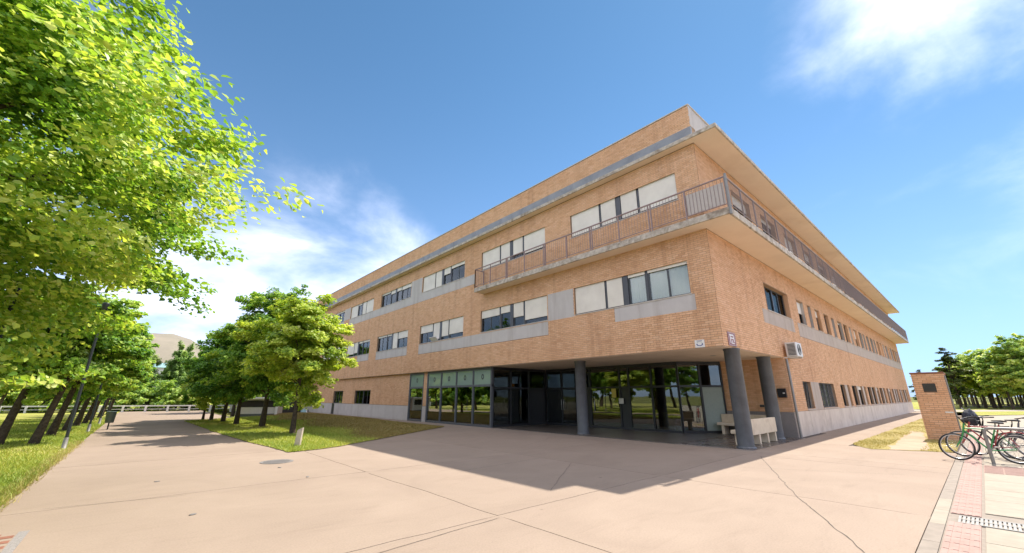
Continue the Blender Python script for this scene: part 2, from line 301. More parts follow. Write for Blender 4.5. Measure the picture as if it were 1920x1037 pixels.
# ------------------------------------------------------------------ ground and paving
GX = [-3500, -1200, -400, -160, -80, -60, -40, -30, -24] + [x for x in np.arange(-20, 20.1, 2)] + [26, 40, 60, 90, 140, 300, 900, 2500]
GY = [-2500, -700, -200, -80, -40, -20, -10, 0, 10, 20, 30] + [y for y in np.arange(32, 64.1, 2)] + [70, 80, 100, 150, 300, 700, 3500]
def drop(x, y):
    sx = min(1, max(0, (x + 8) / 3)); sy = min(1, max(0, (y - 34) / 4)); ey = min(1, max(0, (62 - y) / 6)); ex = min(1, max(0, (16 - x) / 3))
    return -1.0 * sx * sy * ey * ex
mb = MB(); nx = len(GX)
mb.add([(x, y, -.05 + drop(x, y)) for y in GY for x in GX], [(j * nx + i, j * nx + i + 1, (j + 1) * nx + i + 1, (j + 1) * nx + i) for j in range(len(GY) - 1) for i in range(nx - 1)], True)
tag(mb.build('ground', 'far_grass'), kind='structure')
bed = MB()
for b in ((-15.4, .2, -4.5, 30), (-15.4, -8.2, 30, 58), (.2, 52, -4.5, .3)):
    bed.add([(b[0], b[2], -.014), (b[1], b[2], -.014), (b[1], b[3], -.014), (b[0], b[3], -.014)], [(0, 1, 2, 3)])
plaza = tag(bed.build('plaza', 'joint'), kind='structure')
def wob(t, k, amp): return amp * (mnoise.noise(Vector((t * .55, k * 7.3, 1.7))) + .5 * mnoise.noise(Vector((t * 2.3, k * 3.1, 8.2))))
def slab(x0, x1, y0, y1, kx0, kx1, ky0, ky1, m='concrete', gap=.007, amp=.05, slant=(0, 0), name='concrete_slab', parent=None, clip=None):
    """one cast slab; its edges wander with the joints they share with the neighbours"""
    N = 14; pts = []
    fy = lambda base, k, sl, x: base + sl * (x + 10) + (wob(x, k, amp) if k else 0)
    fx = lambda base, k, y: base + (wob(y, k, amp) if k else 0)
    for i in range(N): x = x0 + (x1 - x0) * i / N; pts.append((x, fy(y0, ky0, slant[0], x) + gap))
    for i in range(N): y = y0 + (y1 - y0) * i / N; pts.append((fx(x1, kx1, y) - gap, y + slant[0 if i == 0 else 1] * (x1 + 10) * (i / N if i else 1)))
    for i in range(N): x = x1 + (x0 - x1) * i / N; pts.append((x, fy(y1, ky1, slant[1], x) - gap))
    for i in range(N): y = y1 + (y0 - y1) * i / N; pts.append((fx(x0, kx0, y) + gap, y + slant[1 if i == 0 else 0] * (x0 + 10) * (1 if i == 0 else 1 - i / N)))
    return MB().prism(pts, -.012, 0).build(name, m, parent if parent else plaza)
XJ = [-15.4, -10.05, -5.6, -.75, .19]
YJ = [-4.5, -.45, 4.15, 9.4, 14.8, 20.2, 25.6, 29.9]
for i in range(4):
    for j in range(7):
        if i >= 1 and j >= 3: continue
        slab(XJ[i], XJ[i + 1], YJ[j], YJ[j + 1], 0 if i == 0 else i, 0 if i == 3 else i + 1, 0 if j == 0 else j + 10, j + 11)
for i in range(1, 4):
    slab(XJ[i], XJ[i + 1], YJ[3], 16.0, i, 0 if i == 3 else i + 1, 13, 0)
slab(-1.16, .2, 16.0, 29.9, 0, 0, 0, 0, 'walkway')
slab(-1.16, .2, 29.9, 44.5, 0, 0, 0, 0, 'walkway')
for a, b in zip([29.9, 36, 42, 48], [36, 42, 48, 58]): slab(-15.4, -8.2, a, b, 0, 0, 40 + int(a), 40 + int(b) if b < 58 else 0)
wx = [.19, 4.2, 9.5, 15, 21, 27, 33, 40, 52]
for a, b in zip(wx[:-1], wx[1:]):
    slab(a, b, -4.5 if a < 4 else -1.95, -.27 if a < 6 else -.02, 0, 0 if b == 52 else 60 + int(b), 0, 0, 'concrete' if a < 4 else 'walkway', amp=.02)
slab(33, 52, -4.5, -1.97, 0, 0, 0, 0, 'walkway', amp=0)
def ribbon(pts, wdt, z, name, m, parent, jit=.35, n=30):
    P = []
    for (a, b) in zip(pts[:-1], pts[1:]):
        for k in range(n):
            t = k / n; P.append(Vector((a[0] + (b[0] - a[0]) * t, a[1] + (b[1] - a[1]) * t)))
    P.append(Vector(pts[-1])); vs = []
    for i, p in enumerate(P):
        t = (P[min(i + 1, len(P) - 1)] - P[max(i - 1, 0)]).normalized(); nn = Vector((-t.y, t.x))
        q = p + nn * .03 * mnoise.noise(Vector((p.x * 1.7, p.y * 1.7, 3))) + nn * .02 * mnoise.noise(Vector((p.x * 7, p.y * 7, 5)))
        hw = wdt * .5 * (1 + jit * 2 * mnoise.noise(Vector((p.x * 5, p.y * 5, 9)))) * (1 if 0 < i < len(P) - 1 else .2)
        vs += [(q.x + nn.x * hw, q.y + nn.y * hw, z), (q.x - nn.x * hw, q.y - nn.y * hw, z)]
    return MB().add(vs, [(2 * i, 2 * i + 1, 2 * i + 3, 2 * i + 2) for i in range(len(P) - 1)]).build(name, m, parent)
for pts, wd in (([(-.75, -.8), (-5.6, -2.9), (-8.3, -4.3)], .012), ([(-8.45, 2.8), (-5.7, 3.0)], .008), ([(-12.1, -.7), (-10.1, -.55)], .01), ([(-8.4, .1), (-5.7, 1.9)], .007),
                ([(-4.2, 5.3), (-2.1, 6.2), (-1.2, 6.9)], .007), ([(-13.6, 7.6), (-12.4, 8.1), (-11.3, 8.0)], .007), ([(-14.9, 4.3), (-13.2, 4.0)], .008), ([(-3.2, -1.2), (-1.6, -3.9)], .007)):
    ribbon(pts, wd, .003, 'crack', 'joint', plaza)
# small things on the paving
def disc(name, m, loc, r, label, cat, grp=None):
    root = empty(name, loc); mb = MB(); mb.lathe([(0, .006), (r * .86, .006), (r * .87, .009), (r, .009), (r, 0)], 36, smooth=False)
    for k in range(-4, 5):
        h = math.sqrt(max(0, (r * .8) ** 2 - (k * r * .17) ** 2)); mb.box(-h, h, k * r * .17 - .012, k * r * .17 + .012, .006, .0095)
    mb.build('cover_plate', m, root); tag(root, label, cat, grp); return root
disc('manhole_cover', 'asphalt', (-11.18, 7.04, .001), .38, 'round dark manhole cover in the pale path near the grass corner', 'manhole cover')
for i, (x, y, a, lab) in enumerate([(-13.25, 2.45, .5, 'small grey pebble on the paving nearest the camera'), (-11.2, 4.35, 1.2, 'small dark pebble on the paving below the manhole cover'), (-11.35, 6.0, 2.0, 'small brown pebble just in front of the manhole cover'), (-13.55, 5.8, .2, 'small flat pebble in the middle of the pale path')]):
    o = MB(); o.lathe([(0, .03), (.05, .026), (.07, .012), (.055, 0)], 9); o = o.build('pebble', 'asphalt'); o.location = (x, y, .0); o.rotation_euler[2] = a; o.scale = (.75, .45, .5); tag(o, lab, 'pebble', 'pebbles on the paving')

# left lawn, island, dry patch, far lawns
def sheet(name, pts, z, m, bumpz=0):
    bm = bmesh.new(); vs = [bm.verts.new((x, y, z)) for x, y in pts]; f = bm.faces.new(vs); me = bpy.data.meshes.new(name); bm.to_mesh(me); bm.free(); me.materials.append(MATS[m]); o = link(bpy.data.objects.new(name, me)); return tag(o, kind='structure')
def edge_wave(a, b, n, amp, k):
    out = []
    for i in range(n):
        t = i / n; x = a[0] + (b[0] - a[0]) * t; y = a[1] + (b[1] - a[1]) * t; d = Vector((b[0] - a[0], b[1] - a[1])).normalized()
        q = amp * (mnoise.noise(Vector((x * 1.3, y * 1.3, k))) + .6 * mnoise.noise(Vector((x * 5, y * 5, k)))); out.append((x - d.y * q, y + d.x * q))
    return out
LAWN = edge_wave((-15.42, 2.95), (-15.35, 58), 220, .07, 2) + [(-15.3, 58), (-70, 58), (-70, 2.95)]
sheet('lawn', LAWN, .012, 'lawn_sheet')
ISL = edge_wave((-1.2, 14.75), (-6.5, 10.93), 24, .05, 4)[::1] + edge_wave((-6.5, 10.93), (-8.74, 9.33), 12, .05, 4) + edge_wave((-8.74, 9.33), (-9.55, 8.93), 6, .04, 4) + edge_wave((-9.55, 8.93), (-10.45, 8.8), 6, .04, 4) + edge_wave((-10.45, 8.8), (-10.86, 13.2), 20, .08, 4) + edge_wave((-10.86, 13.2), (-11.2, 20), 24, .08, 4) + edge_wave((-11.2, 20), (-11.5, 31), 30, .08, 4) + edge_wave((-11.5, 31), (-8.2, 33.2), 10, .05, 4) + edge_wave((-8.2, 33.2), (-1.2, 38.3), 14, .05, 4)
isl_xy = np.array(ISL)
def in_poly(P, x, y):
    c = np.zeros(np.shape(x), bool); n = len(P)
    for i in range(n):
        x0, y0 = P[i]; x1, y1 = P[(i + 1) % n]
        if y0 == y1: continue
        k = ((y0 > y) != (y1 > y)) & (x < (x1 - x0) * (y - y0) / (y1 - y0) + x0); c ^= k
    return c
def mound(x, y):   # gentle swell of the island lawn
    return .02 + .30 * np.exp(-(((x + 4.2) / 2.6) ** 2)) * np.clip((y - 13.5) / 7, 0, 1) * np.clip((38.5 - y) / 6, 0, 1) * np.clip((-1.2 - x) / 1.5, 0, 1)
bm = bmesh.new(); f = bm.faces.new([bm.verts.new((x, y, 0)) for x, y in ISL]); bmesh.ops.triangulate(bm, faces=[f])
for ax, vals in ((0, np.arange(-11, -1.3, .6)), (1, np.arange(9.5, 38, .8))):
    for v in vals:
        co = [0, 0, 0]; co[ax] = v; no = [0, 0, 0]; no[ax] = 1
        bmesh.ops.bisect_plane(bm, geom=bm.verts[:] + bm.edges[:] + bm.faces[:], plane_co=co, plane_no=no)
for v in bm.verts: v.co.z = float(mound(v.co.x, v.co.y))
me = bpy.data.meshes.new('island_lawn'); bm.to_mesh(me); bm.free(); me.materials.append(MATS['lawn_sheet']); me.materials.append(MATS['worn_sheet']); me.polygons.foreach_set('use_smooth', [True] * len(me.polygons)); me.polygons.foreach_set('material_index', [int(p.center.x > -6.7 + .5 * math.sin(p.center.y * .9)) for p in me.polygons]); tag(link(bpy.data.objects.new('island_lawn', me)), kind='structure')
DRY = edge_wave((4.9, -1.93), (33, -1.93), 60, .05, 6)[::1] + [(33, -1.93), (33, -4.46)] + edge_wave((33, -4.46), (4.3, -4.46), 60, .03, 7) + edge_wave((4.3, -4.46), (3.5, -2.6), 10, .08, 7) + edge_wave((3.5, -2.6), (4.9, -1.93), 8, .08, 7)
sheet('dry_lawn', DRY, .008, 'dry_sheet')
sheet('soil_strip', edge_wave((3.7, -3.0), (14, -2.7), 30, .12, 8) + edge_wave((14, -2.7), (14, -3.1), 3, .0, 8) + edge_wave((14, -3.1), (4.0, -3.9), 30, .12, 9), .012, 'soil')
sheet('road', [(33, -4.6), (33, -60), (44, -60), (44, -7), (41, -4.6), (41, 8), (33, 8)] if False else [(12, -4.55), (12, -60), (47, -60), (46.4, -7.5), (38.8, -3.55), (38.8, -1.97), (33.0, -1.97), (33.0, -4.55)], -.02, 'pale_tile')
sheet('bounce_paving', [(-90, -60), (12, -60), (12, -7.7), (-9.0, -7.7), (-9.0, -4.5), (-15.4, -4.5), (-15.4, .2), (-17, .2), (-17, 2.92), (-90, 2.92)], -.004, 'pale_tile')  # unseen ground, laid pale to bounce sunlight onto the walls and soffits
sheet('park_lawn', [(39.5, -3.3), (46.8, -7.5), (60, -40), (78, -40), (61.9, -8.2), (52.5, -3.0), (52.5, 3), (52.3, 30), (40, 30), (52.1, 1), (52.1, -1.9), (39.5, -1.9)][:6] + [(52.5, -1.9), (39.5, -1.9)], .0, 'lawn_sheet')
sheet('park_path', [(52.6, -2.9), (62, -8.2), (78.2, -40), (86, -40), (70, -9), (62, -2.5), (62, 40), (52.6, 40)], .0, 'pale_tile')
sheet('park_meadow', [(62.2, 40), (62.2, -2.5), (70.2, -9), (86.2, -40), (160, -60), (160, 60)], .003, 'lawn_sheet')
sheet('park_lane', [(88, -3), (94, -14), (100, -30), (106, -30), (100, -13), (94, -3)], .012, 'pale_tile')

# kerb line and sidewalk right of the camera (pieces laid one by one)
side = tag(MB().add([(-9, -7.7, -.010), (12, -7.7, -.010), (12, -4.5, -.010), (-9, -4.5, -.010)], [(0, 1, 2, 3)]).build('pavement', 'kerb_stone'), kind='structure')
def piece(name, m, b, parent, bev=.003):
    return box(name, m, parent, *b, bevel=bev)
x = -9.0; i = 0
while x < 12:
    L = 1.0; mm = 'pale_tile' if -5.75 < x + .5 < -4.3 else 'kerb_stone'
    piece('kerb_stone', mm, (x + .004, x + L - .004, -4.655, -4.505, -.02, .006), side); x += L
def rib_tile(x0, x1, y0, y1, along):
    mb = MB().box(x0 + .003, x1 - .003, y0 + .003, y1 - .003, -.02, .002)
    for k in range(4):
        if along: y = y0 + (k + .5) * (y1 - y0) / 4; mb.box(x0 + .01, x1 - .01, y - .022, y + .022, .002, .006)
        else: xx = x0 + (k + .5) * (x1 - x0) / 4; mb.box(xx - .022, xx + .022, y0 + .01, y1 - .01, .002, .006)
    return mb.build('ribbed_tile', 'pink_tile', side)
x = -9.0
while x < 11.9:
    if not (-5.75 < x + .15 < -5.1): rib_tile(x, x + .3, -4.97, -4.67, True)
    x += .3
y = -5.0
while y > -7.7:
    for k in range(5): rib_tile(.02 + k * .3, .32 + k * .3, y - .3, y, False)
    y -= .3
for xa in list(np.arange(-9.0, -.1, .6)) + list(np.arange(1.55, 11.9, .6)):
    for ya in np.arange(-5.0, -7.7, -.6):
        xb = min(xa + .6, .0) if xa < 0 else xa + .6
        if -5.75 < xa < -5.1: continue
        if xa < -5.75 < xb: xb = -5.75
        piece('paving_tile', 'pale_tile', (xa + .004, xb - .004, ya - .596, ya - .004, -.02, .003 + random.uniform(-.001, .0015)), side)
# drain grate across the pavement
gr = empty('drain_grate', (-5.72, -4.76, 0)); mb = MB(); mb.box(0, .5, -3, 0, -.035, -.03); mb.build('gutter', 'black_paint', gr)
mb = MB(); mb.box(0, .03, -3, 0, -.02, .008); mb.box(.47, .5, -3, 0, -.02, .008); mb.box(.235, .265, -3, 0, -.02, .008); mb.build('rim', 'galvanised', gr)
mb = MB()
for k in range(75): mb.box(.03, .235, -k * .04 - .026, -k * .04, -.015, .006); mb.box(.265, .47, -k * .04 - .026, -k * .04, -.015, .006)
tag(mb.build('bars', 'galvanised', gr), kind='stuff'); box('name_plate', 'pale_tile', gr, .2, .3, -1.0, -.55, .0085, .011)
tag(gr, 'grey slotted drain grate across the pink ribbed tiles at the lower right', 'drain grate')
# reddish paving at the lower-left corner
rp = tag(MB().add([(-17, .2, -.006), (-14.83, .2, -.006), (-14.83, 2.92, -.006), (-17, 2.92, -.006)], [(0, 1, 2, 3)]).build('brown_paving', 'joint'), kind='structure')
box('edge_stone', 'granite', rp, -14.92, -14.83, .2, 2.92, -.01, .006)
for k in range(22):
    for q in range(6):
        y0 = .25 + k * .12; x1 = -14.93 - q * .24 - (k % 2) * .12
        if y0 + .115 < 2.9: box('paver', 'brown_paver', rp, x1 - .234, x1 - .004, y0 + .003, y0 + .117, -.01, .004 + random.uniform(-.001, .002))

# ------------------------------------------------------------------ the brick building
B = empty('brick_building'); tag(B, 'three storey orange brick building with grey bands, long corner balcony and flat roof slab', 'building')
LY, LX = 46.5, 50.0              # lengths of the left face (along Y) and the right face (along X)
Z1, Z2, Z3, ZP = 3.2, 7.42, 11.0, 12.8
def wall_mesh(u0, u1, z0, z1, holes, mp, depth=.3):
    us = sorted({u0, u1, *[h[0] for h in holes], *[h[1] for h in holes]}); zs = sorted({z0, z1, *[h[2] for h in holes], *[h[3] for h in holes]})
    us = [u for u in us if u0 <= u <= u1]; zs = [z for z in zs if z0 <= z <= z1]; mb = MB()
    for a, b in zip(us[:-1], us[1:]):
        for c, d in zip(zs[:-1], zs[1:]):
            um, zm = (a + b) / 2, (c + d) / 2
            if any(h[0] < um < h[1] and h[2] < zm < h[3] for h in holes): continue
            mb.add([mp(a, c, 0), mp(b, c, 0), mp(b, d, 0), mp(a, d, 0)], [(0, 1, 2, 3)])
    for h in holes:
        a, b, c, d = h[:4]
        for (p, q) in (((a, c), (a, d)), ((b, c), (b, d)), ((a, d), (b, d)), ((a, c), (b, c))):
            if (p[1] == q[1] == z0): continue
            mb.add([mp(*p, 0), mp(*q, 0), mp(*q, -depth), mp(*p, -depth)], [(0, 1, 2, 3)])
    return mb
BL, BH, JT = .25, .08, .012
def brick_list(u0, u1, z0, z1, holes, phase=0.0):
    out = []; n = int(round((z1 - z0) / BH)); bh = (z1 - z0) / n
    for r_ in range(n):
        c, d = z0 + r_ * bh, z0 + (r_ + 1) * bh; segs = [(u0, u1)]
        for h in holes:
            if h[2] < (c + d) / 2 < h[3]:
                ns_ = []
                for a, b in segs:
                    if h[1] <= a or h[0] >= b: ns_.append((a, b)); continue
                    if h[0] > a: ns_.append((a, h[0]))
                    if h[1] < b: ns_.append((h[1], b))
                segs = ns_
        off = (BL / 2 if r_ % 2 else 0) + phase
        for a, b in segs:
            k = math.floor((a - off) / BL)
            while True:
                s, e = max(a, off + k * BL), min(b, off + (k + 1) * BL)
                if s >= b - 1e-6: break
                if e - s > .03: out.append((s + JT / 2, e - JT / 2, c + JT / 2, d - JT / 2))
                k += 1
    return np.array(out)
def bricks_obj(name, arr, plane, axis, parent, proud=.009):
    n = len(arr); pr = proud + rng.uniform(-.3, .3, n) * proud; V = np.zeros((n, 8, 3), np.float32)
    for i, (ui, zi, f) in enumerate([(0, 2, 0), (1, 2, 0), (1, 3, 0), (0, 3, 0), (0, 2, 1), (1, 2, 1), (1, 3, 1), (0, 3, 1)]):
        V[:, i, 1 - axis] = arr[:, ui]; V[:, i, 2] = arr[:, zi]; V[:, i, axis] = plane - (pr if f else -.004)
    fq = np.array([(4, 5, 6, 7), (0, 1, 5, 4), (1, 2, 6, 5), (2, 3, 7, 6), (3, 0, 4, 7)])
    F = (np.arange(n)[:, None, None] * 8 + fq[None]).reshape(-1, 4); at = np.repeat(rng.random(n), 5)
    me = fast_mesh(name, V.reshape(-1, 3), quads=F, attr=at); me.materials.append(MATS['brick_many']); return tag(link(bpy.data.objects.new(name, me), parent), kind='stuff')
_bm = {}
def brick_single(u0, u1, z0, z1, plane, axis, parent):
    key = (round(u1 - u0, 3), round(z1 - z0, 3), axis)
    if key not in _bm:
        W, H = u1 - u0, z1 - z0; b = .003
        def P(u, z, d): return (-d, u, z) if axis == 0 else (u, -d, z)
        vs = [P(0, 0, -.004), P(W, 0, -.004), P(W, H, -.004), P(0, H, -.004), P(0, 0, .006), P(W, 0, .006), P(W, H, .006), P(0, H, .006), P(b, b, .010), P(W - b, b, .010), P(W - b, H - b, .010), P(b, H - b, .010)]
        fs = [(8, 9, 10, 11)] + [(i, (i + 1) % 4, 4 + (i + 1) % 4, 4 + i) for i in range(4)] + [(4 + i, 4 + (i + 1) % 4, 8 + (i + 1) % 4, 8 + i) for i in range(4)]
        me = bpy.data.meshes.new('brick'); me.from_pydata(vs, [], fs); me.polygons.foreach_set('use_smooth', [False] * len(fs)); me.materials.append(MATS['brick_one']); _bm[key] = me
    o = bpy.data.objects.new('brick', _bm[key]); o.location = (plane + random.uniform(-.002, .002), u0, z0) if axis == 0 else (u0, plane + random.uniform(-.002, .002), z0); return link(o, parent)
mpL = lambda xf: (lambda u, z, d: (xf - d, u, z))
mpR = lambda yf: (lambda u, z, d: (u, yf - d, z))

# windows of the left face: (start along Y, closure of the four shutters left to right, curtains)
WL = 5.36
P2 = [(.88, (.97, .97, .97, .97)), (7.96, (.97, .97, .82, .93)), (15.1, (1.0, 1.0, .40, .16)), (22.2, (.10, .25, .22, .25)), (29.15, (1.0, .10, 1.0, 1.0)), (36.2, (.12, .12, .12, .10))]
P1 = [(.85, (1.0, 1.0, .06, .05)), (7.93, (.34, .30, .62, .84)), (15.05, (.42, .93, .84, .80)), (22.22, (.08, .08, 1.0, .42)), (29.1, (.85, .80, .12, .10)), (36.05, (.92, 1.0, 1.0, 1.0))]
hL = [(y0, y0 + WL, 8.92, 10.12) for y0, _ in P2] + [(y0, y0 + WL, 5.16, 6.42) for y0, _ in P1] + [(42.9, 45.6, 8.92, 10.12), (42.9, 45.6, 5.16, 6.42)]
GREY_L = [(14.0, 34.62, 8.26, 8.885), (20.52, 22.14, 8.885, 10.10), (34.55, 36.15, 8.95, 10.10), (36.1, 41.5, 8.32, 8.885), (41.62, 42.84, 8.885, 10.1),
          (6.27, 7.87, 5.10, 6.42), (.72, 4.1, 4.55, 5.125), (7.9, 20.45, 4.45, 5.095), (22.2, 27.6, 4.52, 5.125), (29.1, 31.6, 4.60, 5.125), (34.52, 36.0, 5.0, 6.42), (36.0, 41.4, 4.6, 5.125)]
# left wall core
o = wall_mesh(0.02, LY, Z1, ZP - .06, hL, mpL(0)).build('left_wall', 'mortar', B)
leftw = o
al = brick_list(0, LY, Z1 + .02, ZP - .08, [h for h in hL] + GREY_L + [(0, LY, Z3 - .02, 11.78), (-1, 13.15, Z2, 7.66)])
dist = np.hypot(np.hypot(0 + 14.14, (al[:, 0] + al[:, 1]) / 2 + 5.33), (al[:, 2] + al[:, 3]) / 2 - 1.6); full = (al[:, 1] - al[:, 0]) > .2
idx = np.where(full)[0][np.argsort(dist[full])][:180]; msk = np.ones(len(al), bool); msk[idx] = False
bricks_obj('brick_courses', al[msk], 0, 0, leftw)
for i in idx: brick_single(*al[i], 0, 0, leftw)
for (a, b, c, d) in GREY_L: box('grey_band', 'grey_render', B, -.012, .05, a, b, c, d)
# right wall core
UPX = [10.2, 12.24, 13.75, 15.8, 17.7, 19.4, 21.15, 22.98, 24.6, 26.55, 28.2, 29.7, 31.45, 33.2, 34.85, 36.65, 38.35, 39.8, 41.65, 43.07, 44.8, 46.5, 48.1]
UPW = [1.22, .66, 1.06, 1.12, .76, 1.26, 1.30, .70, 1.30, 1.22, .78, 1.05, 1.25, .80, 1.2, 1.15, .72, 1.25, .75, 1.2, 1.2, 1.1, 1.1]
LOX = [16.0, 17.9, 19.24, 21.15, 23.25, 24.64, 26.4, 28.46, 29.9, 31.75, 33.55, 34.9, 36.7, 38.45, 39.8, 41.75, 43.27, 44.6, 46.56, 48.05]
LOW = [1.18, .64, 1.45, 1.45, .75, 1.40, 1.45, .92, 1.32, 1.07, .92, 1.2, 1.05, .85, 1.3, .95, .85, 1.3, .95, 1.0]
hR = [(5.34, 8.72, 5.18, 6.40)] + [(x, x + wd, 5.16, 6.40) for x, wd in zip(UPX, UPW)]
hG = [(8.38, 9.68, 1.05, 2.28), (11.25, 14.4, 1.05, 2.28)] + [(x, x + wd, 1.05, 2.28) for x, wd in zip(LOX, LOW)]
hT = [(x, x + 2.2, 8.35 if k % 3 == 1 else 8.9, 10.2) for k, x in enumerate(np.arange(3.2, 46, 3.6))]
GREY_R = [(4.6, 8.9, 4.55, 5.15), (9.6, 49.9, 4.45, 5.13), (9.74, 11.19, 1.0, 2.28)] + [(LOX[i] + LOW[i] + .02, LOX[i + 1] - .02, 1.0, 2.28) for i in (0, 2, 3, 5, 6, 8, 10, 12, 13, 15, 17)]
hr_all = hR + hG + hT
rw = MB()
for part in (wall_mesh(.0, LX, Z1, Z3, hR + hT, mpR(0)), wall_mesh(6.2, LX, .98, Z1, hG, mpR(0))): rw.add(part.v, part.f)
rightw = rw.build('right_wall', 'mortar', B)
ar = np.vstack([brick_list(0, LX, Z1 + .02, Z2 - .02, hR + GREY_R, .125), brick_list(6.2, LX, 1.0, Z1 + .02, hG + GREY_R, .125), brick_list(0, LX, Z2 + .26, Z3 - .02, hT, .125)])
dist = np.hypot(np.hypot((ar[:, 0] + ar[:, 1]) / 2 + 14.14, 5.33), (ar[:, 2] + ar[:, 3]) / 2 - 1.6); full = (ar[:, 1] - ar[:, 0]) > .2
idx = np.where(full)[0][np.argsort(dist[full])][:70]; msk = np.ones(len(ar), bool); msk[idx] = False
bricks_obj('brick_courses', ar[msk], 0, 1, rightw)
for i in idx: brick_single(*ar[i], 0, 1, rightw)
for (a, b, c, d) in GREY_R: box('grey_band', 'band_render', B, a, b, -.012, .05, c, d)
# reveals lining of the narrow windows (rendered grey or left in brick)
# plinth of the right face, panel by panel
px = [6.22, 8.6, 11.2, 14.6, 17.4, 20.6, 24, 27.6, 31.2, 34.8, 38.4, 42, 45.6, 50]
for a, b in zip(px[:-1], px[1:]): box('plinth_panel', 'pale_render', B, a + .012, b - .012, -.02 + random.uniform(-.004, .004), .2, -.02, .985, bevel=.004)
# rear and far sides
box('end_wall', 'mortar', B, .02, LX, LY - .02, LY, -.5, Z3); box('far_wall', 'mortar', B, LX - .25, LX, .02, LY - .03, -.02, Z3)
# inner core keeps the rooms dark
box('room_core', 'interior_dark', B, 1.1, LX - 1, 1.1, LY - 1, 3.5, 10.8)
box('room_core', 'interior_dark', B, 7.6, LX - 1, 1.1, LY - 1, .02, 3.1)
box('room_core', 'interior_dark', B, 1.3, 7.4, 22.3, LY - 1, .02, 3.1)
box('floor_slab', 'interior_mid', B, .05, LX - .3, .05, LY - .1, 3.24, 3.44); box('floor_slab', 'interior_mid', B, .32, LX - .3, .32, LY - .1, 7.45, 7.62)
# soffit over the porch and the set-back ground floor
box('soffit', 'soffit_paint', B, .01, 7.5, .01, LY - .05, Z1 - .005, Z1 + .035); 
# roof slab, balcony slab, parapet
def weather_slab(name, pts, z0, z1, undersidename):
    o = MB().prism(pts, z0, z1).build(name, 'slab_edge', B, bevel=.012)
    inset = .05; cx_ = sum(p[0] for p in pts) / len(pts); cy_ = sum(p[1] for p in pts) / len(pts); return o
RS = [(-.40, -1.0), (50.6, -1.0), (50.6, LY + .1), (-.40, LY + .1)]
weather_slab('roof_slab', RS, Z3 + .004, Z3 + .16, '')
MB().prism([(-.34, -.94), (50.5, -.94), (50.5, -.012), (-.0125, -.012), (-.0125, LY + .05), (-.34, LY + .05)], Z3 - .004, Z3 + .003).build('roof_soffit', 'soffit_paint', B)
BS = [(-.68, -1.1), (50.2, -1.1), (50.2, -.001), (-.001, -.001), (-.001, 13.1), (-.68, 13.1)]
weather_slab('balcony_slab', BS, Z2 + .004, Z2 + .25, '')
MB().prism([(-.62, -1.03), (50.1, -1.03), (50.1, -.012), (-.0125, -.012), (-.0125, 13.04), (-.62, 13.04)], Z2 - .004, Z2 + .003).build('balcony_soffit', 'soffit_paint', B)
# flashing, parapet return and coping
box('flashing', 'flashing', B, -.03, .1, .02, LY, Z3 + .16, 11.76)
box('parapet_core', 'mortar', B, .06, .4, .03, LY, Z3 + .16, ZP - .055)
box('parapet_return', 'grey_render', B, .42, 30, .02, .3, Z3 + .16, ZP - .055); box('parapet_end', 'grey_render', B, -.008, .415, .004, .028, 11.78, ZP - .06)
MB().box(-.03, .43, -.02, LY + .02, ZP - .05, ZP).build('coping', 'stone_sill', B, .006); box('coping', 'stone_sill', B, .432, 30, -.02, .33, ZP - .05, ZP)

# ---- windows
def win_left(y0, z0, z1, closes, parent, L=WL, curtain=False, xf=0.0, tilt=None):
    fr = MB(); xa, xb = xf + .10, xf + .17                    # frame depth range inside the reveal
    bays = [(0, 1.67), (1.74, 2.56), (2.80, 3.62), (3.69, L)] if L > 4 else [(0, L / 2 - .03), (L / 2 + .03, L)]
    y1 = y0 + L; yl = lambda s: y1 - s                        # s runs left to right in the photo = decreasing y
    t = .055
    fr.box(xa, xb, y0, y1, z0, z0 + t); fr.box(xa, xb, y0, y1, z1 - t, z1)
    for a, b in bays: fr.box(xa, xb, yl(a) - t, yl(a), z0 + t, z1 - t); fr.box(xa, xb, yl(b), yl(b) + t, z0 + t, z1 - t)
    if L > 4:
        fr.box(xa - .05, xb, yl(2.80) - .001, yl(2.56) + .001, z0, z1); fr.box(xa - .02, xb, yl(1.74), yl(1.67), z0, z1); fr.box(xa - .02, xb, yl(3.69), yl(3.62), z0, z1)
    for k, (a, b) in enumerate(bays):                          # sliding sash bar where the glass shows
        if closes[k] < .7 and b - a > 1.2:
            m_ = (a + b) / 2; fr.box(xa + .01, xb - .005, yl(m_) - .03, yl(m_) + .03, z0 + t, z1 - t)
    o = fr.build('window', 'window_frame', parent)
    box('sill', 'stone_sill', o, xf - .035, xf + .12, y0 - .04, y1 + .04, z0 - .035, z0 + .004, bevel=.004)
    for k, (a, b) in enumerate(bays):
        c = closes[k]; ya, yb = yl(b) + t + .002, yl(a) - t - .002; zb = z1 - t - .002 - (z1 - z0 - 2 * t) * c
        if c > .03: MB().box(xf + .060, xf + .075, ya - .03, yb + .03, zb, z1 - .002).build('shutter', 'shutter', o, .003)
        if c < .985: box('pane', 'glass', o, xa + .03, xa + .036, ya, yb, z0 + t, z1 - t)
        if c < .9 and (curtain or random.random() < .5):
            n = 28; ca, cb = (ya, yb) if random.random() < .75 or curtain else (ya, ya + (yb - ya) * .5)
            vs = []
            for i in range(n + 1):
                yy = ca + (cb - ca) * i / n; xx = xb + .03 + .018 * math.sin(i * 1.55) + .012 * math.sin(i * .7)
                vs += [(xx, yy, z0 + .02), (xx, yy, z1 - .02)]
            MB().add(vs, [(2 * i, 2 * i + 2, 2 * i + 3, 2 * i + 1) for i in range(n)], True).build('curtain', 'curtain', o)
    return o
for i, (y0, cl_) in enumerate(P2): win_left(y0, 8.92, 10.12, cl_, B, curtain=i in (2, 3, 5))
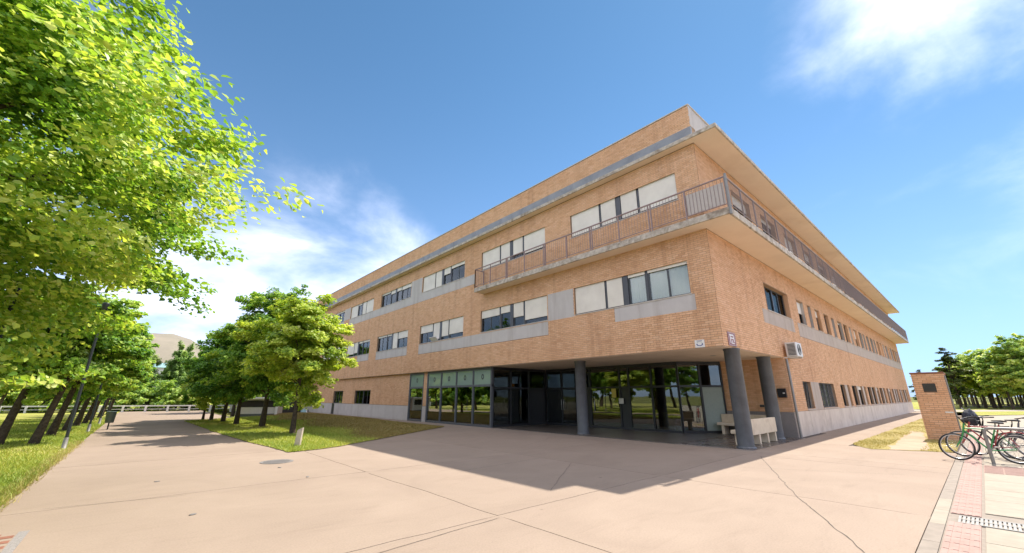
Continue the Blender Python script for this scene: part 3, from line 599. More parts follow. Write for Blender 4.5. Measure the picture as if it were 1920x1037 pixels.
for i, (y0, cl_) in enumerate(P1): win_left(y0, 5.16, 6.42, cl_, B, curtain=i in (0, 1))
for z0, z1 in ((8.92, 10.12), (5.16, 6.42)): win_left(42.9, z0, z1, (.3, .9), B, L=2.7)
# hopper sash pushed out of one window
hs = MB(); hs.add([(.02, 17.9, 5.2), (.02, 18.7, 5.2), (-.22, 18.7, 5.42), (-.22, 17.9, 5.42)], [(0, 1, 2, 3)]); hs.build('open_sash', 'white_paint', B).modifiers.new('s', 'SOLIDIFY').thickness = .03
def win_right(x0, x1, z0, z1, parent, c=0.0, lining=None, bars=False, yf=0.0, dp=.20):
    fr = MB(); ya, yb = yf + dp, yf + dp + .06; t = .05
    fr.box(x0, x1, ya, yb, z0, z0 + t); fr.box(x0, x1, ya, yb, z1 - t, z1); fr.box(x0, x0 + t, ya, yb, z0 + t, z1 - t); fr.box(x1 - t, x1, ya, yb, z0 + t, z1 - t)
    if x1 - x0 > 1.6: m_ = (x0 + x1) / 2; fr.box(m_ - .06, m_ + .06, ya - .01, yb, z0 + t, z1 - t)
    if x1 - x0 > 3: 
        for q in (.25, .75): m_ = x0 + (x1 - x0) * q; fr.box(m_ - .025, m_ + .025, ya, yb, z0 + t, z1 - t)
    o = fr.build('window', 'window_frame', parent)
    box('sill', 'stone_sill', o, x0 - .03, x1 + .03, yf - .04, yf + dp, z0 - .04, z0 + .004, bevel=.004)
    box('pane', 'glass_low', o, x0 + t, x1 - t, ya + .03, ya + .036, z0 + t, z1 - t)
    if c > 0: MB().box(x0 + .01, x1 - .01, ya - .03, ya - .015, z1 - (z1 - z0) * c, z1 - .002).build('shutter', 'shutter', o)
    if lining:
        box('reveal_lining', lining, o, x1 - .008, x1 - .002, yf + .002, ya - .035, z0 + .006, z1 - .002); box('reveal_lining', lining, o, x0 + .002, x0 + .008, yf + .002, ya - .035, z0 + .006, z1 - .002)
    if bars:
        g_ = MB(); s = .26; W_, H_ = x1 - x0, z1 - z0; k = -H_
        while k < W_:
            for sg in (1,):
                p = []
                for (ux, uz) in ((k, 0), (k + H_, H_)):
                    p.append([ux, uz if sg > 0 else H_ - uz])
                (ax_, az_), (bx_, bz_) = p
                if ax_ < 0: az_ += (0 - ax_) * (bz_ - az_) / (bx_ - ax_); ax_ = 0
                if bx_ > W_: bz_ -= (bx_ - W_) * (bz_ - az_) / (bx_ - ax_); bx_ = W_
                if bx_ - ax_ > .04: g_.tube([(x0 + ax_, yf + .06, z0 + az_), (x0 + bx_, yf + .06, z0 + bz_)], .008, 5, False)
            k += s
        g_.build('window_grille', 'galvanised', o)
    return o
win_right(*hR[0], B, .0, 'brick_one'); 
lin = ['grey_render', 'grey_render', 'brick_one', 'brick_one', 'grey_render', 'grey_render', 'brick_one', 'grey_render', 'brick_one', 'grey_render', 'grey_render', 'grey_render']
for i, h in enumerate(hR[1:]): win_right(*h, B, [.5, 0, .3, 0, 0, .1, 0, .9][i % 8], lin[i % 12], dp=.15)
win_right(*hG[0], B, 0, None, True, dp=.12); win_right(*hG[1], B, .0, None, True, dp=.12)
for i, h in enumerate(hG[2:]): win_right(*h, B, [0, 0, 0, .2][i % 4], [None, 'brick_one', None, None, 'brick_one'][i % 5], dp=.10)
for i, h in enumerate(hT): win_right(*h, B, [.35, .1, .6][i % 3], None)
# ---- ground floor of the left face
GXF = .23
hg = [(28.5, 31.9, .95, 2.11), (34.75, 37.3, .95, 2.11)]
gw = wall_mesh(21.85, LY, .98, Z1 - .006, [(a, b, c if c > .98 else .98, d) for a, b, c, d in hg], mpL(GXF)).build('ground_wall', 'mortar', B)
bricks_obj('brick_courses', brick_list(21.85, LY, 1.0, Z1 - .01, hg), GXF, 0, gw)
box('plinth', 'grey_render', B, GXF - .02, GXF + .3, 21.85, LY, -.3, .97)
win_left(28.5, .98, 2.11, (.02, .02), B, L=3.4, xf=GXF); win_left(34.75, .98, 2.11, (.02, .02), B, L=2.55, xf=GXF); box('door_leaf', 'dark_frame', B, GXF - .035, GXF - .021, 36.7, 37.35, .0, .98)
pier = MB().box(GXF, .5, 19.40, 19.82, .98, Z1 - .006).build('pier', 'mortar', B); bricks_obj('brick_courses', brick_list(19.40, 19.82, 1.0, Z1 - .01, []), GXF, 0, pier); box('pier_base', 'grey_render', B, GXF - .02, .5, 19.4, 19.82, -.01, .97)
def shopfront(y0, y1, n, parent):
    """tall glazed bays with a frosted transom band"""
    fr = MB(); x0, x1 = GXF + .0, GXF + .12
    fr.box(x0, x1, y0, y1, .0, .10); fr.box(x0, x1, y0, y1, 3.06, Z1 - .006); fr.box(x0, x1, y0, y1, 2.14, 2.26)
    st = (y1 - y0) / n
    for k in range(n + 1):
        yy = y0 + k * st; yy = min(max(yy, y0 + .05), y1 - .05); fr.box(x0 - .012, x1, yy - .05, yy + .05, .1, 3.06)
    o = fr.build('glazed_front', 'grey_frame', parent)
    for k in range(n):
        a, b = y0 + k * st + .06, y0 + (k + 1) * st - .06
        box('pane', 'glass_green', o, x0 + .05, x0 + .06, a, b, .1, 2.14); box('transom_pane', 'frosted_glass', o, x0 + .045, x0 + .06, a, b, 2.26, 3.06)
        e = MB(); c = Vector((x0 + .040, (a + b) / 2, 2.68)); n_ = 20
        pts = [(c.x, c.y + (.115 + .012 * (i % 2)) * math.cos(2 * math.pi * i / n_), c.z + (.15 + .012 * (i % 2)) * math.sin(2 * math.pi * i / n_)) for i in range(n_)]
        inn = [(c.x, c.y + .052 * math.cos(2 * math.pi * i / n_), c.z + .085 * math.sin(2 * math.pi * i / n_)) for i in range(n_)]
        e.add(pts + inn, [(i, (i + 1) % n_, n_ + (i + 1) % n_, n_ + i) for i in range(n_)]); e.build('round_emblem', 'dark_frame', o)
    return o
m, nt, bs, ns, ls = mat('frosted_glass'); bs.inputs['Base Color'].default_value = (.25, .33, .28, 1); bs.inputs['Roughness'].default_value = .06; bs.inputs['Specular IOR Level'].default_value = .9; bs.inputs['Coat Weight'].default_value = .4; bs.inputs['Coat Roughness'].default_value = .02
shopfront(12.48, 19.39, 4, B); shopfront(19.83, 21.84, 1, B)
# hall behind the glazing
box('hall_floor', 'interior_floor', B, .25, 7.5, 2.2, 22.25, -.02, .015); box('hall_wall', 'interior_mid', B, 7.45, 7.58, 2.4, 22.2, .02, 3.15); box('hall_wall', 'interior_dark', B, .5, 7.4, 22.0, 22.2, .02, 3.15)
box('hall_partition', 'interior_dark', B, 2.6, 2.72, 12.7, 21.9, .02, 3.15)
# entrance recess: side return, back glazing, splayed end
def glaze_run(p, q, cuts, parent, name, zt=3.16, kick=.12, trans=2.02, mats=None, sign=1):
    """run of dark-framed panes from p to q; cuts = bay lengths, None = solid dark panel"""
    p, q = Vector(p), Vector(q); d = (q - p); L = d.length; d.normalize(); nrm = Vector((-d.y, d.x)) * sign
    fr = MB(); tot = sum(c[0] for c in cuts); s = 0
    def bx(s0, s1, z0, z1, a, b, mbx):
        c = [p + d * s0 + nrm * a, p + d * s1 + nrm * a, p + d * s1 + nrm * b, p + d * s0 + nrm * b]; mbx.prism([(v.x, v.y) for v in c], z0, z1)
    bx(0, L, 0, kick, 0, .1, fr); bx(0, L, zt - .12, zt + .03, 0, .1, fr); bx(0, L, trans, trans + .09, 0, .1, fr)
    panes = []
    for (wd, kind) in cuts:
        wd = wd / tot * L; bx(max(0, s - .04), min(L, s + .04), kick, zt - .12, -.01, .1, fr); panes.append((s + .04, s + wd - .04, kind)); s += wd
    bx(L - .04, L, kick, zt - .12, -.01, .1, fr); o = fr.build(name, 'dark_frame', parent)
    for a, b, kind in panes:
        lo = MB(); bx(a, b, kick, trans, .045, .055, lo); lo.build('pane', {'g': 'glass_dark', 'd': 'dark_frame', 'f': 'frosted', 'x': 'glass'}[kind], o)
        up = MB(); bx(a, b, trans + .09, zt - .12, .045, .055, up); up.build('transom_pane', 'glass_dark' if kind != 'd' else 'glass_dark', o)
    return o
glaze_run((GXF + .12, 12.46), (4.5, 12.46), [(1.3, 'g'), (1.4, 'g'), (1.4, 'd')], B, 'return_glazing', sign=1)
glaze_run((4.5, 12.4), (4.5, 3.98), [(1.25, 'g'), (1.15, 'g'), (1.0, 'd'), (1.95, 'g'), (.55, 'd'), (1.3, 'g'), (1.4, 'g')], B, 'entrance_glazing', sign=1)
glaze_run((4.5, 3.94), (6.15, 2.62), [(1, 'g'), (1.0, 'f')], B, 'splayed_glazing', sign=1)
for y_ in (11.12, 10.95, 8.75): MB().tube([(4.44, y_, .85), (4.40, y_, .9), (4.40, y_, 1.4), (4.44, y_, 1.45)], .014, 8).build('door_handle', 'steel', B)
# back wall of the porch
pw = MB().box(6.2, 6.5, .006, 2.62, .98, Z1 - .006).build('porch_wall', 'brick_one', B)
bricks_obj('brick_courses', brick_list(.0, 2.60, 1.0, Z1 - .01, []), 6.2, 0, pw, .005)
box('porch_plinth', 'granite', B, 6.185, 6.5, -.019, 2.62, -.02, .975)
MB().tube([(6.3, -.09, 3.15), (6.3, -.09, .0)], .05, 12).build('downpipe', 'grey_metal', B)
tag(MB().add([(.2, -.26, -.002), (6.19, -.26, -.002), (6.19, 2.6, -.002), (4.55, 3.95, -.002), (4.55, 12.45, -.002), (.2, 12.45, -.002)], [(0, 1, 2, 3, 4, 5)]).build('porch_floor', 'porch_floor'), kind='structure')
for (a, b) in ((-.24, 2.05), (2.07, 4.3), (4.32, 6.5), (6.52, 8.7), (8.72, 10.9), (10.92, 12.44)): box('edge_slab', 'granite' if False else 'kerb_stone', B, .2, .38, a, b, -.01, .004)
# columns
for k, (x, y) in enumerate(((.93, .12), (5.05, .42), (.98, 6.85))):
    MB().lathe([(.29, 0), (.29, .03), (.252, .05), (.25, .06), (.25, 3.12), (.262, 3.13), (.262, 3.197)], 40, (x, y, 0)).build('column', 'column_paint', B)
# signs, letter box, lights, notices
s = box('white_plate', 'white_paint', B, -.03, -.012, .60, .93, 3.22, 3.48)
def ring_plate(parent, m, x, y, z, r0, r1, a0, a1, n=18):
    vs = []
    for i in range(n + 1):
        t = a0 + (a1 - a0) * i / n; vs += [(x, y + r0[0] * math.cos(t), z + r0[1] * math.sin(t)), (x, y + r1[0] * math.cos(t), z + r1[1] * math.sin(t))]
    return MB().add(vs, [(2 * i, 2 * i + 1, 2 * i + 3, 2 * i + 2) for i in range(n)]).build('emblem', m, parent)
ring_plate(s, 'navy', -.0315, .765, 3.33, (.115, .06), (.075, .035), R(150), R(390)); ring_plate(s, 'plastic_grey', -.0315, .765, 3.37, (.10, .05), (.085, .04), R(20), R(160)); box('caption', 'navy', s, -.0325, -.031, .67, .86, 3.44, 3.455)
s = box('maroon_plate', 'maroon', B, .40, 1.05, -.03, -.012, 3.26, 3.73)
mb = MB()
for (a, b, c, d) in ((.42, 1.03, 3.275, 3.285), (.42, 1.03, 3.705, 3.715), (.42, .432, 3.285, 3.705), (1.018, 1.03, 3.285, 3.705)): mb.box(a, b, -.0335, -.031, c, d)
mb.build('plate_border', 'white_paint', s); mb = MB()
for (a, b, c, d) in ((.52, .90, 3.60, 3.66), (.55, .62, 3.34, 3.60), (.62, .86, 3.50, 3.55), (.86, .93, 3.40, 3.62), (.68, .90, 3.33, 3.37), (.70, .76, 3.37, 3.46)): mb.box(a, b, -.0335, -.031, c, d)
mb.build('plate_symbol', 'white_paint', s)
lb = MB().box(6.07, 6.189, .10, .42, 1.56, 1.93).build('letter_box', 'black_paint', B, .01); box('slot', 'paper', lb, 6.066, 6.069, .14, .22, 1.72, 1.76); box('small_vent', 'dark_frame', B, 6.15, 6.189, .9, 1.2, 1.16, 1.26)
lf = MB().lathe([(0, 3.19), (.10, 3.19), (.13, 3.194)], 24, (3.0, 1.6, 0)).build('soffit_light', 'grey_metal', B); MB().lathe([(0, 3.19), (.10, 3.19), (.13, 3.194)], 24, (3.0, 8.6, 0)).build('soffit_light', 'grey_metal', B)
box('notice', 'yellow_paper', B, 4.43, 4.445, 7.35, 7.62, 1.55, 2.0); box('notice', 'paper', B, 4.43, 4.445, 6.93, 7.2, 1.25, 1.52); box('alarm_box', 'orange_plastic', B, 4.38, 4.44, 9.55, 9.8, 2.22, 2.42); box('strip_light', 'white_paint', B, 4.9, 5.6, 5.0, 5.06, 3.05, 3.1)
# hall furniture glimpsed through the glass
dk = empty('reception_desk', (6.2, 5.4, .015)); mb = MB(); mb.box(-.3, .3, -1.2, 1.2, 0, 1.0); mb.build('body', 'wood', dk); box('counter', 'interior_mid', dk, -.42, .42, -1.3, 1.3, 1.0, 1.05); tag(dk, 'brown wooden counter behind the entrance glass', 'counter')
for (x, y, sx, sy, h, m_, lab) in ((5.0, 5.9, .3, .5, .28, 'teal', 'pale turquoise box on the floor just inside the entrance glass'), (5.0, 4.35, .3, .35, .38, 'paper', 'white paper box in the corner inside the entrance glass'), (5.3, 5.0, .3, .5, .85, 'yellow_paper', 'yellowish cardboard box standing inside the entrance glass')):
    bx_ = empty('storage_box', (x, y, .015)); box('carton', m_, bx_, -sx / 2, sx / 2, -sy / 2, sy / 2, 0, h, bevel=.01); box('lid', m_, bx_, -sx / 2 - .01, sx / 2 + .01, -sy / 2 - .01, sy / 2 + .01, h - .06, h + .01); tag(bx_, lab, 'box')

# ---- balcony railings
def railing(pts, zf, parent, m, name, step=.125, post=1.45, double=True, hi=1.36, balr=.008):
    p, q = Vector(pts[0]), Vector(pts[1]); d = (q - p); L = d.length; d.normalize()
    rl = MB(); rl.tube([(p.x, p.y, zf + hi), (q.x, q.y, zf + hi)], .032, 8); rl.tube([(p.x, p.y, zf + .12), (q.x, q.y, zf + .12)], .018, 6)
    o = rl.build(name, m, parent); n = max(1, round(L / post))
    for k in range(n + 1):
        c = p + d * (L * k / n)
        for off in ((-.05, .05) if double and 0 < k < n and k % 2 == 0 else (0,)):
            e = c + d * off; MB().box(e.x - .022, e.x + .022, e.y - .022, e.y + .022, zf - .18, zf + hi - .01).build('post', m, o)
    b = MB(); k = step
    while k < L - .03:
        c = p + d * k; b.tube([(c.x, c.y, zf + .12), (c.x, c.y, zf + hi)], balr, 4, False); k += step
    tag(b.build('balusters', m, o), kind='stuff'); return o
ZB = Z2 + .25
railing([(-.655, 13.06), (-.655, -1.06)], ZB, B, 'railing_metal', 'balcony_railing', hi=1.13)
railing([(-.655, 13.06), (-.03, 13.06)], ZB, B, 'railing_metal', 'balcony_railing', hi=1.13, post=1)
railing([(-.60, -1.075), (50.1, -1.075)], ZB, B, 'railing_dark', 'balcony_railing', post=1.3, double=False, hi=1.13, step=.115, balr=.0075)
sp_ = box('corner_sheet', 'sheet_metal', B, -.63, -.622, -1.0, .35, ZB + .16, ZB + .95); box('sheet_frame', 'railing_dark', sp_, -.634, -.618, .33, .36, ZB + .1, ZB + 1.0)
MB().tube([(-.70, -1.12, ZB + 1.2), (-.70, -1.12, Z2 - .05)], .045, 10).build('corner_post', 'galvanised', B)
# wall-mounted cooling unit
ac = MB().box(6.32, 7.16, -.52, -.12, 3.24, 3.84).build('cooling_unit', 'white_metal', B, .015)
mb = MB()
for k in range(9): mb.box(6.305, 6.318, -.48, -.20, 3.30 + k * .055, 3.33 + k * .055)
mb.build('side_grille', 'plastic_grey', ac); mb = MB(); mb.torus((6.72, -.524, 3.54), (0, 1, 0), .22, .012, 32, 6)
for k in range(1, 5): mb.torus((6.72, -.524, 3.54), (0, 1, 0), .22 * k / 5, .006, 24, 5)
mb.build('fan_grille', 'plastic_grey', ac); mb = MB(); mb.box(6.36, 6.40, -.5, -.0, 3.19, 3.235); mb.box(7.06, 7.10, -.5, -.0, 3.19, 3.235); mb.build('bracket', 'white_metal', ac)

# ------------------------------------------------------------------ benches under the porch
def bench(name, loc, rz, L, label):
    """seat to local +Y, backrest along y = 0"""
    r_ = empty(name, loc, rz)
    MB().box(0, L, -.06, .04, .33, .84).build('backrest', 'concrete_bench', r_, .012); MB().box(-.03, L + .03, .045, .52, .37, .49).build('seat', 'concrete_bench', r_, .012)
    for k in range(4): x = .12 + (L - .36) * k / 3; MB().box(x, x + .12, -.05, .46, 0, .37 if k else .37).build('leg', 'concrete_bench', r_, .008)
    return tag(r_, label, 'bench', 'cream concrete benches under the porch')
bench('concrete_bench', (1.35, .18, .004), 0, 2.85, 'cream concrete bench between the two dark columns, its back towards the path')
b2 = bench('concrete_bench', (5.95, .55, .004), R(90), 2.25, 'cream concrete bench against the brick back wall of the porch')
mb = MB()
for sg in (1, -1): mb.tube([(1.0 - .1, .045, .58 - sg * .09), (1.0 + .1, .045, .58 + sg * .09)], .012, 5)
mb.build('painted_cross', 'plastic_grey', b2)

# ------------------------------------------------------------------ brick service box
SB = empty('brick_cabinet', (9.15, -4.50, 0)); tag(SB, 'narrow free-standing brick cabinet with a dark louvred vent behind the bicycles', 'cabinet')
MB().box(.012, 1.5, .012, .92, 0, 2.47).build('core', 'mortar', SB); MB().box(-.02, 1.53, -.02, .95, 2.47, 2.53).build('cap', 'brown_paver', SB, .006)
arr = brick_list(.0, .93, .0, 2.47, [(.30, .66, 1.78, 2.10)])
for a in arr: brick_single(*a, .012, 0, SB)
n_side = brick_list(.0, 1.5, .0, 2.47, [], .125); bricks_obj('side_bricks', n_side, .012, 1, SB)
lv = MB().box(-.012, .03, .30, .66, 1.78, 2.10).build('vent', 'black_paint', SB)
for k in range(7): MB().add([(-.014, .31, 1.80 + k * .042), (-.014, .65, 1.80 + k * .042), (-.034, .65, 1.825 + k * .042), (-.034, .31, 1.825 + k * .042)], [(0, 1, 2, 3)]).build('slat', 'plastic_grey', lv)
box('sticker', 'paper', SB, -.006, -.002, .02, .24, 1.0, 1.05); MB().tube([(.02, -.03, 2.4), (.02, -.03, .05)], .025, 8).build('cable_duct', 'galvanised', SB)

# ------------------------------------------------------------------ vegetation
def rand_unit(n):
    v = rng.normal(size=(n, 3)); return v / np.linalg.norm(v, axis=1)[:, None]
LEAF5 = np.array([(0, -.5), (.36, -.30), (.42, .05), (0, .55), (-.42, .05), (-.36, -.30)])   # heart-like outline
def leaves_mesh(name, C, N, size, rnd, matname, shape='quad', up=None):
    """one small folded blade per point: C centres, N normals"""
    n = len(C); t = np.cross(N, rand_unit(n)); t /= np.linalg.norm(t, axis=1)[:, None] + 1e-9; b = np.cross(N, t); size = np.asarray(size)[:, None]
    if shape == 'quad':
        V = np.stack([C - b * size * .55, C + t * size * .42 + N * size * .10, C + b * size * .55, C - t * size * .42 + N * size * .10], 1).reshape(-1, 3)
        F = (np.arange(n)[:, None] * 4 + np.array([0, 1, 2, 3])[None]); F = np.stack([F[:, [0, 1, 2]], F[:, [0, 2, 3]]], 1).reshape(-1, 3)
        me = fast_mesh(name, V, tris=F, attr=np.repeat(rnd, 2))
    else:
        pts = [C + t * size * u + b * size * v + N * size * abs(u) * .35 for u, v in LEAF5]; V = np.stack(pts, 1).reshape(-1, 3)
        f = np.array([(0, 1, 2), (0, 2, 3), (0, 3, 4), (0, 4, 5)]); F = (np.arange(n)[:, None, None] * 6 + f[None]).reshape(-1, 3)
        me = fast_mesh(name, V, tris=F, attr=np.repeat(rnd, 4))
    me.materials.append(MATS[matname]); return me
def crown_points(nb, ns, per, rad, centre, br, seed, droop=.35, flat=.5, taper=0.0, inner=.4, lump=.24):
    """boughs spread through an uneven ellipsoid, sprays along each bough, leaves in each spray"""
    global rng; rng = np.random.default_rng(seed)
    k = np.arange(nb) + .5; ph = np.arccos(1 - 2 * k / nb); th = np.pi * (1 + 5 ** .5) * k + seed
    d = np.stack([np.cos(th) * np.sin(ph), np.sin(th) * np.sin(ph), np.cos(ph)], 1) + rng.normal(0, .13, (nb, 3)); d /= np.linalg.norm(d, axis=1)[:, None]
    rr = inner + (1 - inner) * rng.random(nb) ** .4
    lm = 1 + lump * (np.sin(d[:, 0] * 4.1 + seed) * np.cos(d[:, 1] * 3.7 + seed * 2) + .6 * np.sin(d[:, 2] * 6 + seed + d[:, 0] * 5)) + rng.normal(0, .06, nb)
    P = d * (rr * lm)[:, None] * np.array(rad)[None]
    if taper: P[:, :2] *= (1 - taper * np.clip(P[:, 2] / rad[2], -.3, 1))[:, None]
    out = d * np.array([1, 1, .45]); out /= np.linalg.norm(out, axis=1)[:, None]
    cc = P + np.array(centre); btone = rng.random(nb); bs_ = br * (.7 + .6 * rng.random(nb))
    ib = np.repeat(np.arange(nb), ns); m = len(ib); t = rng.uniform(-.8, 1.05, m); lat = rand_unit(m); lat[:, 2] *= .45
    S = cc[ib] + out[ib] * (t * bs_[ib])[:, None] + lat * (bs_[ib] * .62 * (1.15 - .5 * np.abs(t)))[:, None]; S[:, 2] -= droop * .35 * bs_[ib] * np.clip(t, 0, 1) ** 2
    stone = rng.random(m); sr = br * .46 * (.7 + .7 * rng.random(m))
    il = np.repeat(np.arange(m), per); n = len(il); q = rand_unit(n) * (rng.random(n) ** .45 * sr[il])[:, None]; q[:, 2] = q[:, 2] * flat - droop * np.hypot(q[:, 0], q[:, 1]) * .35
    C = S[il] + q; o2 = out[ib][il]
    N = o2 * .45 + np.array([0, 0, .8]) + rand_unit(n) * .6; N /= np.linalg.norm(N, axis=1)[:, None]
    tone = np.clip((.28 * btone[ib][il] + .34 * stone[il] + .38 * rng.random(n) - .5) * 1.55 + .48, 0, 1)
    return C, N, tone, cc
def trunk_mesh(name, h, r0, lean, limbs, seed, base_h, fork=.55):
    rnd = random.Random(seed); mb = MB(); pts = []; n = 7
    for i in range(n):
        t = i / (n - 1); pts.append((lean[0] * t * h + .05 * h * .12 * math.sin(3 * t + seed), lean[1] * t * h + .04 * h * .12 * math.cos(4 * t + seed), h * t))
    mb.tube(pts, [r0 * (1.28 if i == 0 else 1.0 - .62 * i / (n - 1)) for i in range(n)], 10)
    for c in limbs:
        t = min(.95, max(base_h / h, (c[2] - .35 * math.hypot(c[0], c[1])) / h * .85)); i = t * (n - 1); k = int(min(n - 2, i)); f = i - k
        s = Vector(pts[k]).lerp(Vector(pts[k + 1]), f); e = Vector(c); md = s.lerp(e, .5) + Vector((rnd.uniform(-.15, .15), rnd.uniform(-.15, .15), .12 * (e - s).length)); rr = r0 * .32
        mb.tube([s, s.lerp(md, .5), md, md.lerp(e, .6), e], [rr, rr * .8, rr * .6, rr * .35, rr * .12], 6, False)
    return mb
def make_tree(name, label, loc, crown, trunk, leafmat, cat='tree', group=None, shape='quad', leaf=.16):
    """crown = (nclump, per, radii, centre, clump radius, seed, kwargs); trunk = (height, radius, lean, base height)"""
    root = empty(name, loc); nb, ns_, per, rad, cen, clr, seed, kw = crown
    C, N, tone, cc = crown_points(nb, ns_, per, rad, cen, clr, seed, **kw)
    keep = C[:, 2] > (1.75 if shape == 'heart' else .25)
    me = leaves_mesh('crown', C[keep], N[keep], leaf * (.65 + .7 * np.random.default_rng(seed).random(keep.sum())), tone[keep], leafmat, shape)
    link(bpy.data.objects.new('crown', me), root)
    h, r0, lean, bh = trunk; sel = cc[np.random.default_rng(seed + 1).choice(len(cc), min(len(cc), 26), replace=False)]
    trunk_mesh('trunk', h, r0, lean, [tuple(c) for c in sel], seed, bh).build('trunk', 'bark', root)
    return tag(root, label, cat, group)
def tree_copy(src, loc, rz, s, label, group=None, mat_=None, sz=None):
    r_ = copy_tree(src); r_.location = loc; r_.rotation_euler = (0, 0, rz); r_.scale = (s, s, sz or s)
    r_['label'] = label
    if group: r_['group'] = group
    return r_
# big linden whose boughs hang into the picture from the left
BT = (-17.6, 4.5, 0)
make_tree('linden_tree', 'large sunlit linden whose leafy boughs fill the upper left corner', BT, (200, 14, 54, (3.35, 3.9, 3.9), (0, 0, 5.4), .9, 11, dict(droop=.55, flat=.4, taper=.34, inner=.5)), (7.8, .19, (.0, .0), 2.2), 'linden_leaf', shape='heart', leaf=.088)
# the row along the left lawn
T1 = make_tree('linden_tree', 'leaning linden at the left picture edge, first of the row behind the big bough', (-17.45, 17.2, 0), (54, 11, 44, (1.5, 1.5, 1.9), (.42, 0, 4.0), .55, 21, dict(droop=.4, flat=.5, inner=.4)), (5.0, .13, (.16, 0), 2.1), 'linden_leaf', group='lindens along the left lawn', leaf=.135)
T2 = make_tree('linden_tree', 'leaning linden nearest the first lamp post on the left lawn', (-16.55, 16.9, 0), (52, 11, 44, (1.45, 1.45, 1.8), (.4, 0, 3.85), .54, 22, dict(droop=.4, flat=.5, inner=.4)), (4.8, .12, (.17, 0), 2.0), 'linden_leaf', group='lindens along the left lawn', leaf=.135)
ordw = ['second', 'third', 'fourth', 'fifth', 'sixth', 'seventh', 'eighth', 'ninth', 'tenth']
for k, (x, y, s) in enumerate([(-16.5, 21.4, .98), (-16.5, 24.7, .95), (-16.3, 28.6, .97), (-16.3, 31.6, .93), (-16.2, 36, .95), (-16.1, 40.5, .97), (-16.1, 45, 1.0), (-16.0, 49.5, 1.0)]):
    tree_copy(T2 if k % 2 else T1, (x - (.0 if k % 2 else .15), y, 0), .5 * math.sin(k * 2.1), s, '%s linden back from the leaning pair in the row along the left lawn edge' % ordw[k], 'lindens along the left lawn')
for k, (x, y) in enumerate([(-22.5, 20.5), (-23, 27), (-22.7, 34), (-23.4, 41), (-22.6, 48)]):
    tree_copy(T1 if k % 2 else T2, (x, y, 0), k * 1.7, 1.0 + .05 * (k % 3), '%s linden from the camera in the second row across the left lawn' % (['first'] + ordw)[k], 'lindens in the second row of the left lawn')
# trees that the ground floor glass mirrors, beside and behind the camera
for k, (x, y) in enumerate([(-17.0, -9.5), (-21.5, -3.5), (-23.5, 4), (-24, 10.5), (-28, -9), (-16, -28), (-9, -30), (-2, -27), (5, -30), (12, -28), (19, -31)]):
    tree_copy(T1 if k % 2 else T2, (x, y, 0), k * 2.3, 1.05, 'linden standing outside the view, mirrored in the entrance glass', 'lindens outside the view')
for k in range(9):
    tree_copy(T1, (-33 - 2 * (k % 2), -8 + k * 6.5, 0), k * 1.4, 1.75, 'big tree of the belt far beyond the left lawn, mirrored in the ground floor glass', 'belt trees outside the view')
# island trees
I1 = make_tree('linden_tree', 'bright yellow-green young linden in front, beside the stone marker on the grass island', (-8.78, 15.17, .02), (90, 12, 46, (1.85, 1.85, 2.05), (-.15, 0, 3.95), .55, 31, dict(droop=.3, flat=.55, taper=.36, inner=.35)), (4.6, .105, (-.02, 0), 1.8), 'linden_pale', group='trees on the grass island', leaf=.12)
I2 = make_tree('linden_tree', 'tall dark green tree right behind the bright front tree on the island', (-8.9, 20.77, .03), (90, 11, 46, (2.0, 2.0, 2.9), (-.1, 0, 4.75), .6, 32, dict(droop=.3, flat=.6, taper=.38, inner=.35)), (6.0, .135, (0, 0), 1.7), 'linden_dark', group='trees on the grass island', leaf=.135)
I3 = make_tree('linden_tree', 'dark rounded tree third from the front on the grass island', (-9.58, 24.2, .03), (76, 11, 46, (1.7, 1.8, 2.1), (-.1, 0, 3.85), .55, 33, dict(droop=.3, flat=.6, taper=.28, inner=.35)), (5.0, .12, (0, 0), 1.6), 'linden_dark', group='trees on the grass island', leaf=.135)
tree_copy(I3, (-9.75, 27.8, .03), 1.3, 1.0, 'dark rounded tree fourth from the front on the grass island', 'trees on the grass island')
tree_copy(I3, (-10.1, 30.2, .03), 2.6, .85, 'dark stocky tree fifth from the front on the grass island', 'trees on the grass island')
tree_copy(I1, (-10.4, 32.2, .0), 3.9, .72, 'thin-stemmed small tree last of the row on the grass island', 'trees on the grass island')
# broad trees behind the shed and car
for k, (x, y, s) in enumerate([(-6.5, 47, 1.1), (-2.5, 50, 1.15), (1.5, 54, 1.2)]):
    t_ = tree_copy(I2, (x, y, -.9 if x > -6 else -.4), k * 1.9, s, 'dark tree behind the parked white car, %s from the left' % (['first'] + ordw)[k], 'dark trees behind the parked car')
# poplars beyond the guard rail and shrubs below them
PP = None
for k, (az, dst, h) in enumerate([(-.7, 78, 8.6), (.2, 74, 8.2), (2.45, 74, 9.0), (3.2, 80, 9.4), (4.3, 76, 8.4), (5.3, 79, 9.2), (-2.6, 82, 8.5)]):
    x, y = -14.14 + dst * math.sin(R(az)), -5.33 + dst * math.cos(R(az)); lab = 'slim grey-green poplar beyond the white guard rail, %s from the left' % {-.7: 'second', .2: 'third', 2.45: 'fourth', 3.2: 'fifth', 4.3: 'sixth', 5.3: 'seventh', -2.6: 'first'}[az]
    if PP is None: PP = make_tree('poplar_tree', lab, (x, y, -.5), (80, 8, 40, (1.05, 1.05, 4.0), (0, 0, 4.5), .42, 41, dict(droop=-.9, flat=1.8, taper=.62, inner=.2)), (7.5, .12, (0, 0), .8), 'poplar_leaf', group='poplars beyond the guard rail', leaf=.17)
    else: tree_copy(PP, (x, y, -.5), k * 1.3, h / 8.6, lab, 'poplars beyond the guard rail')
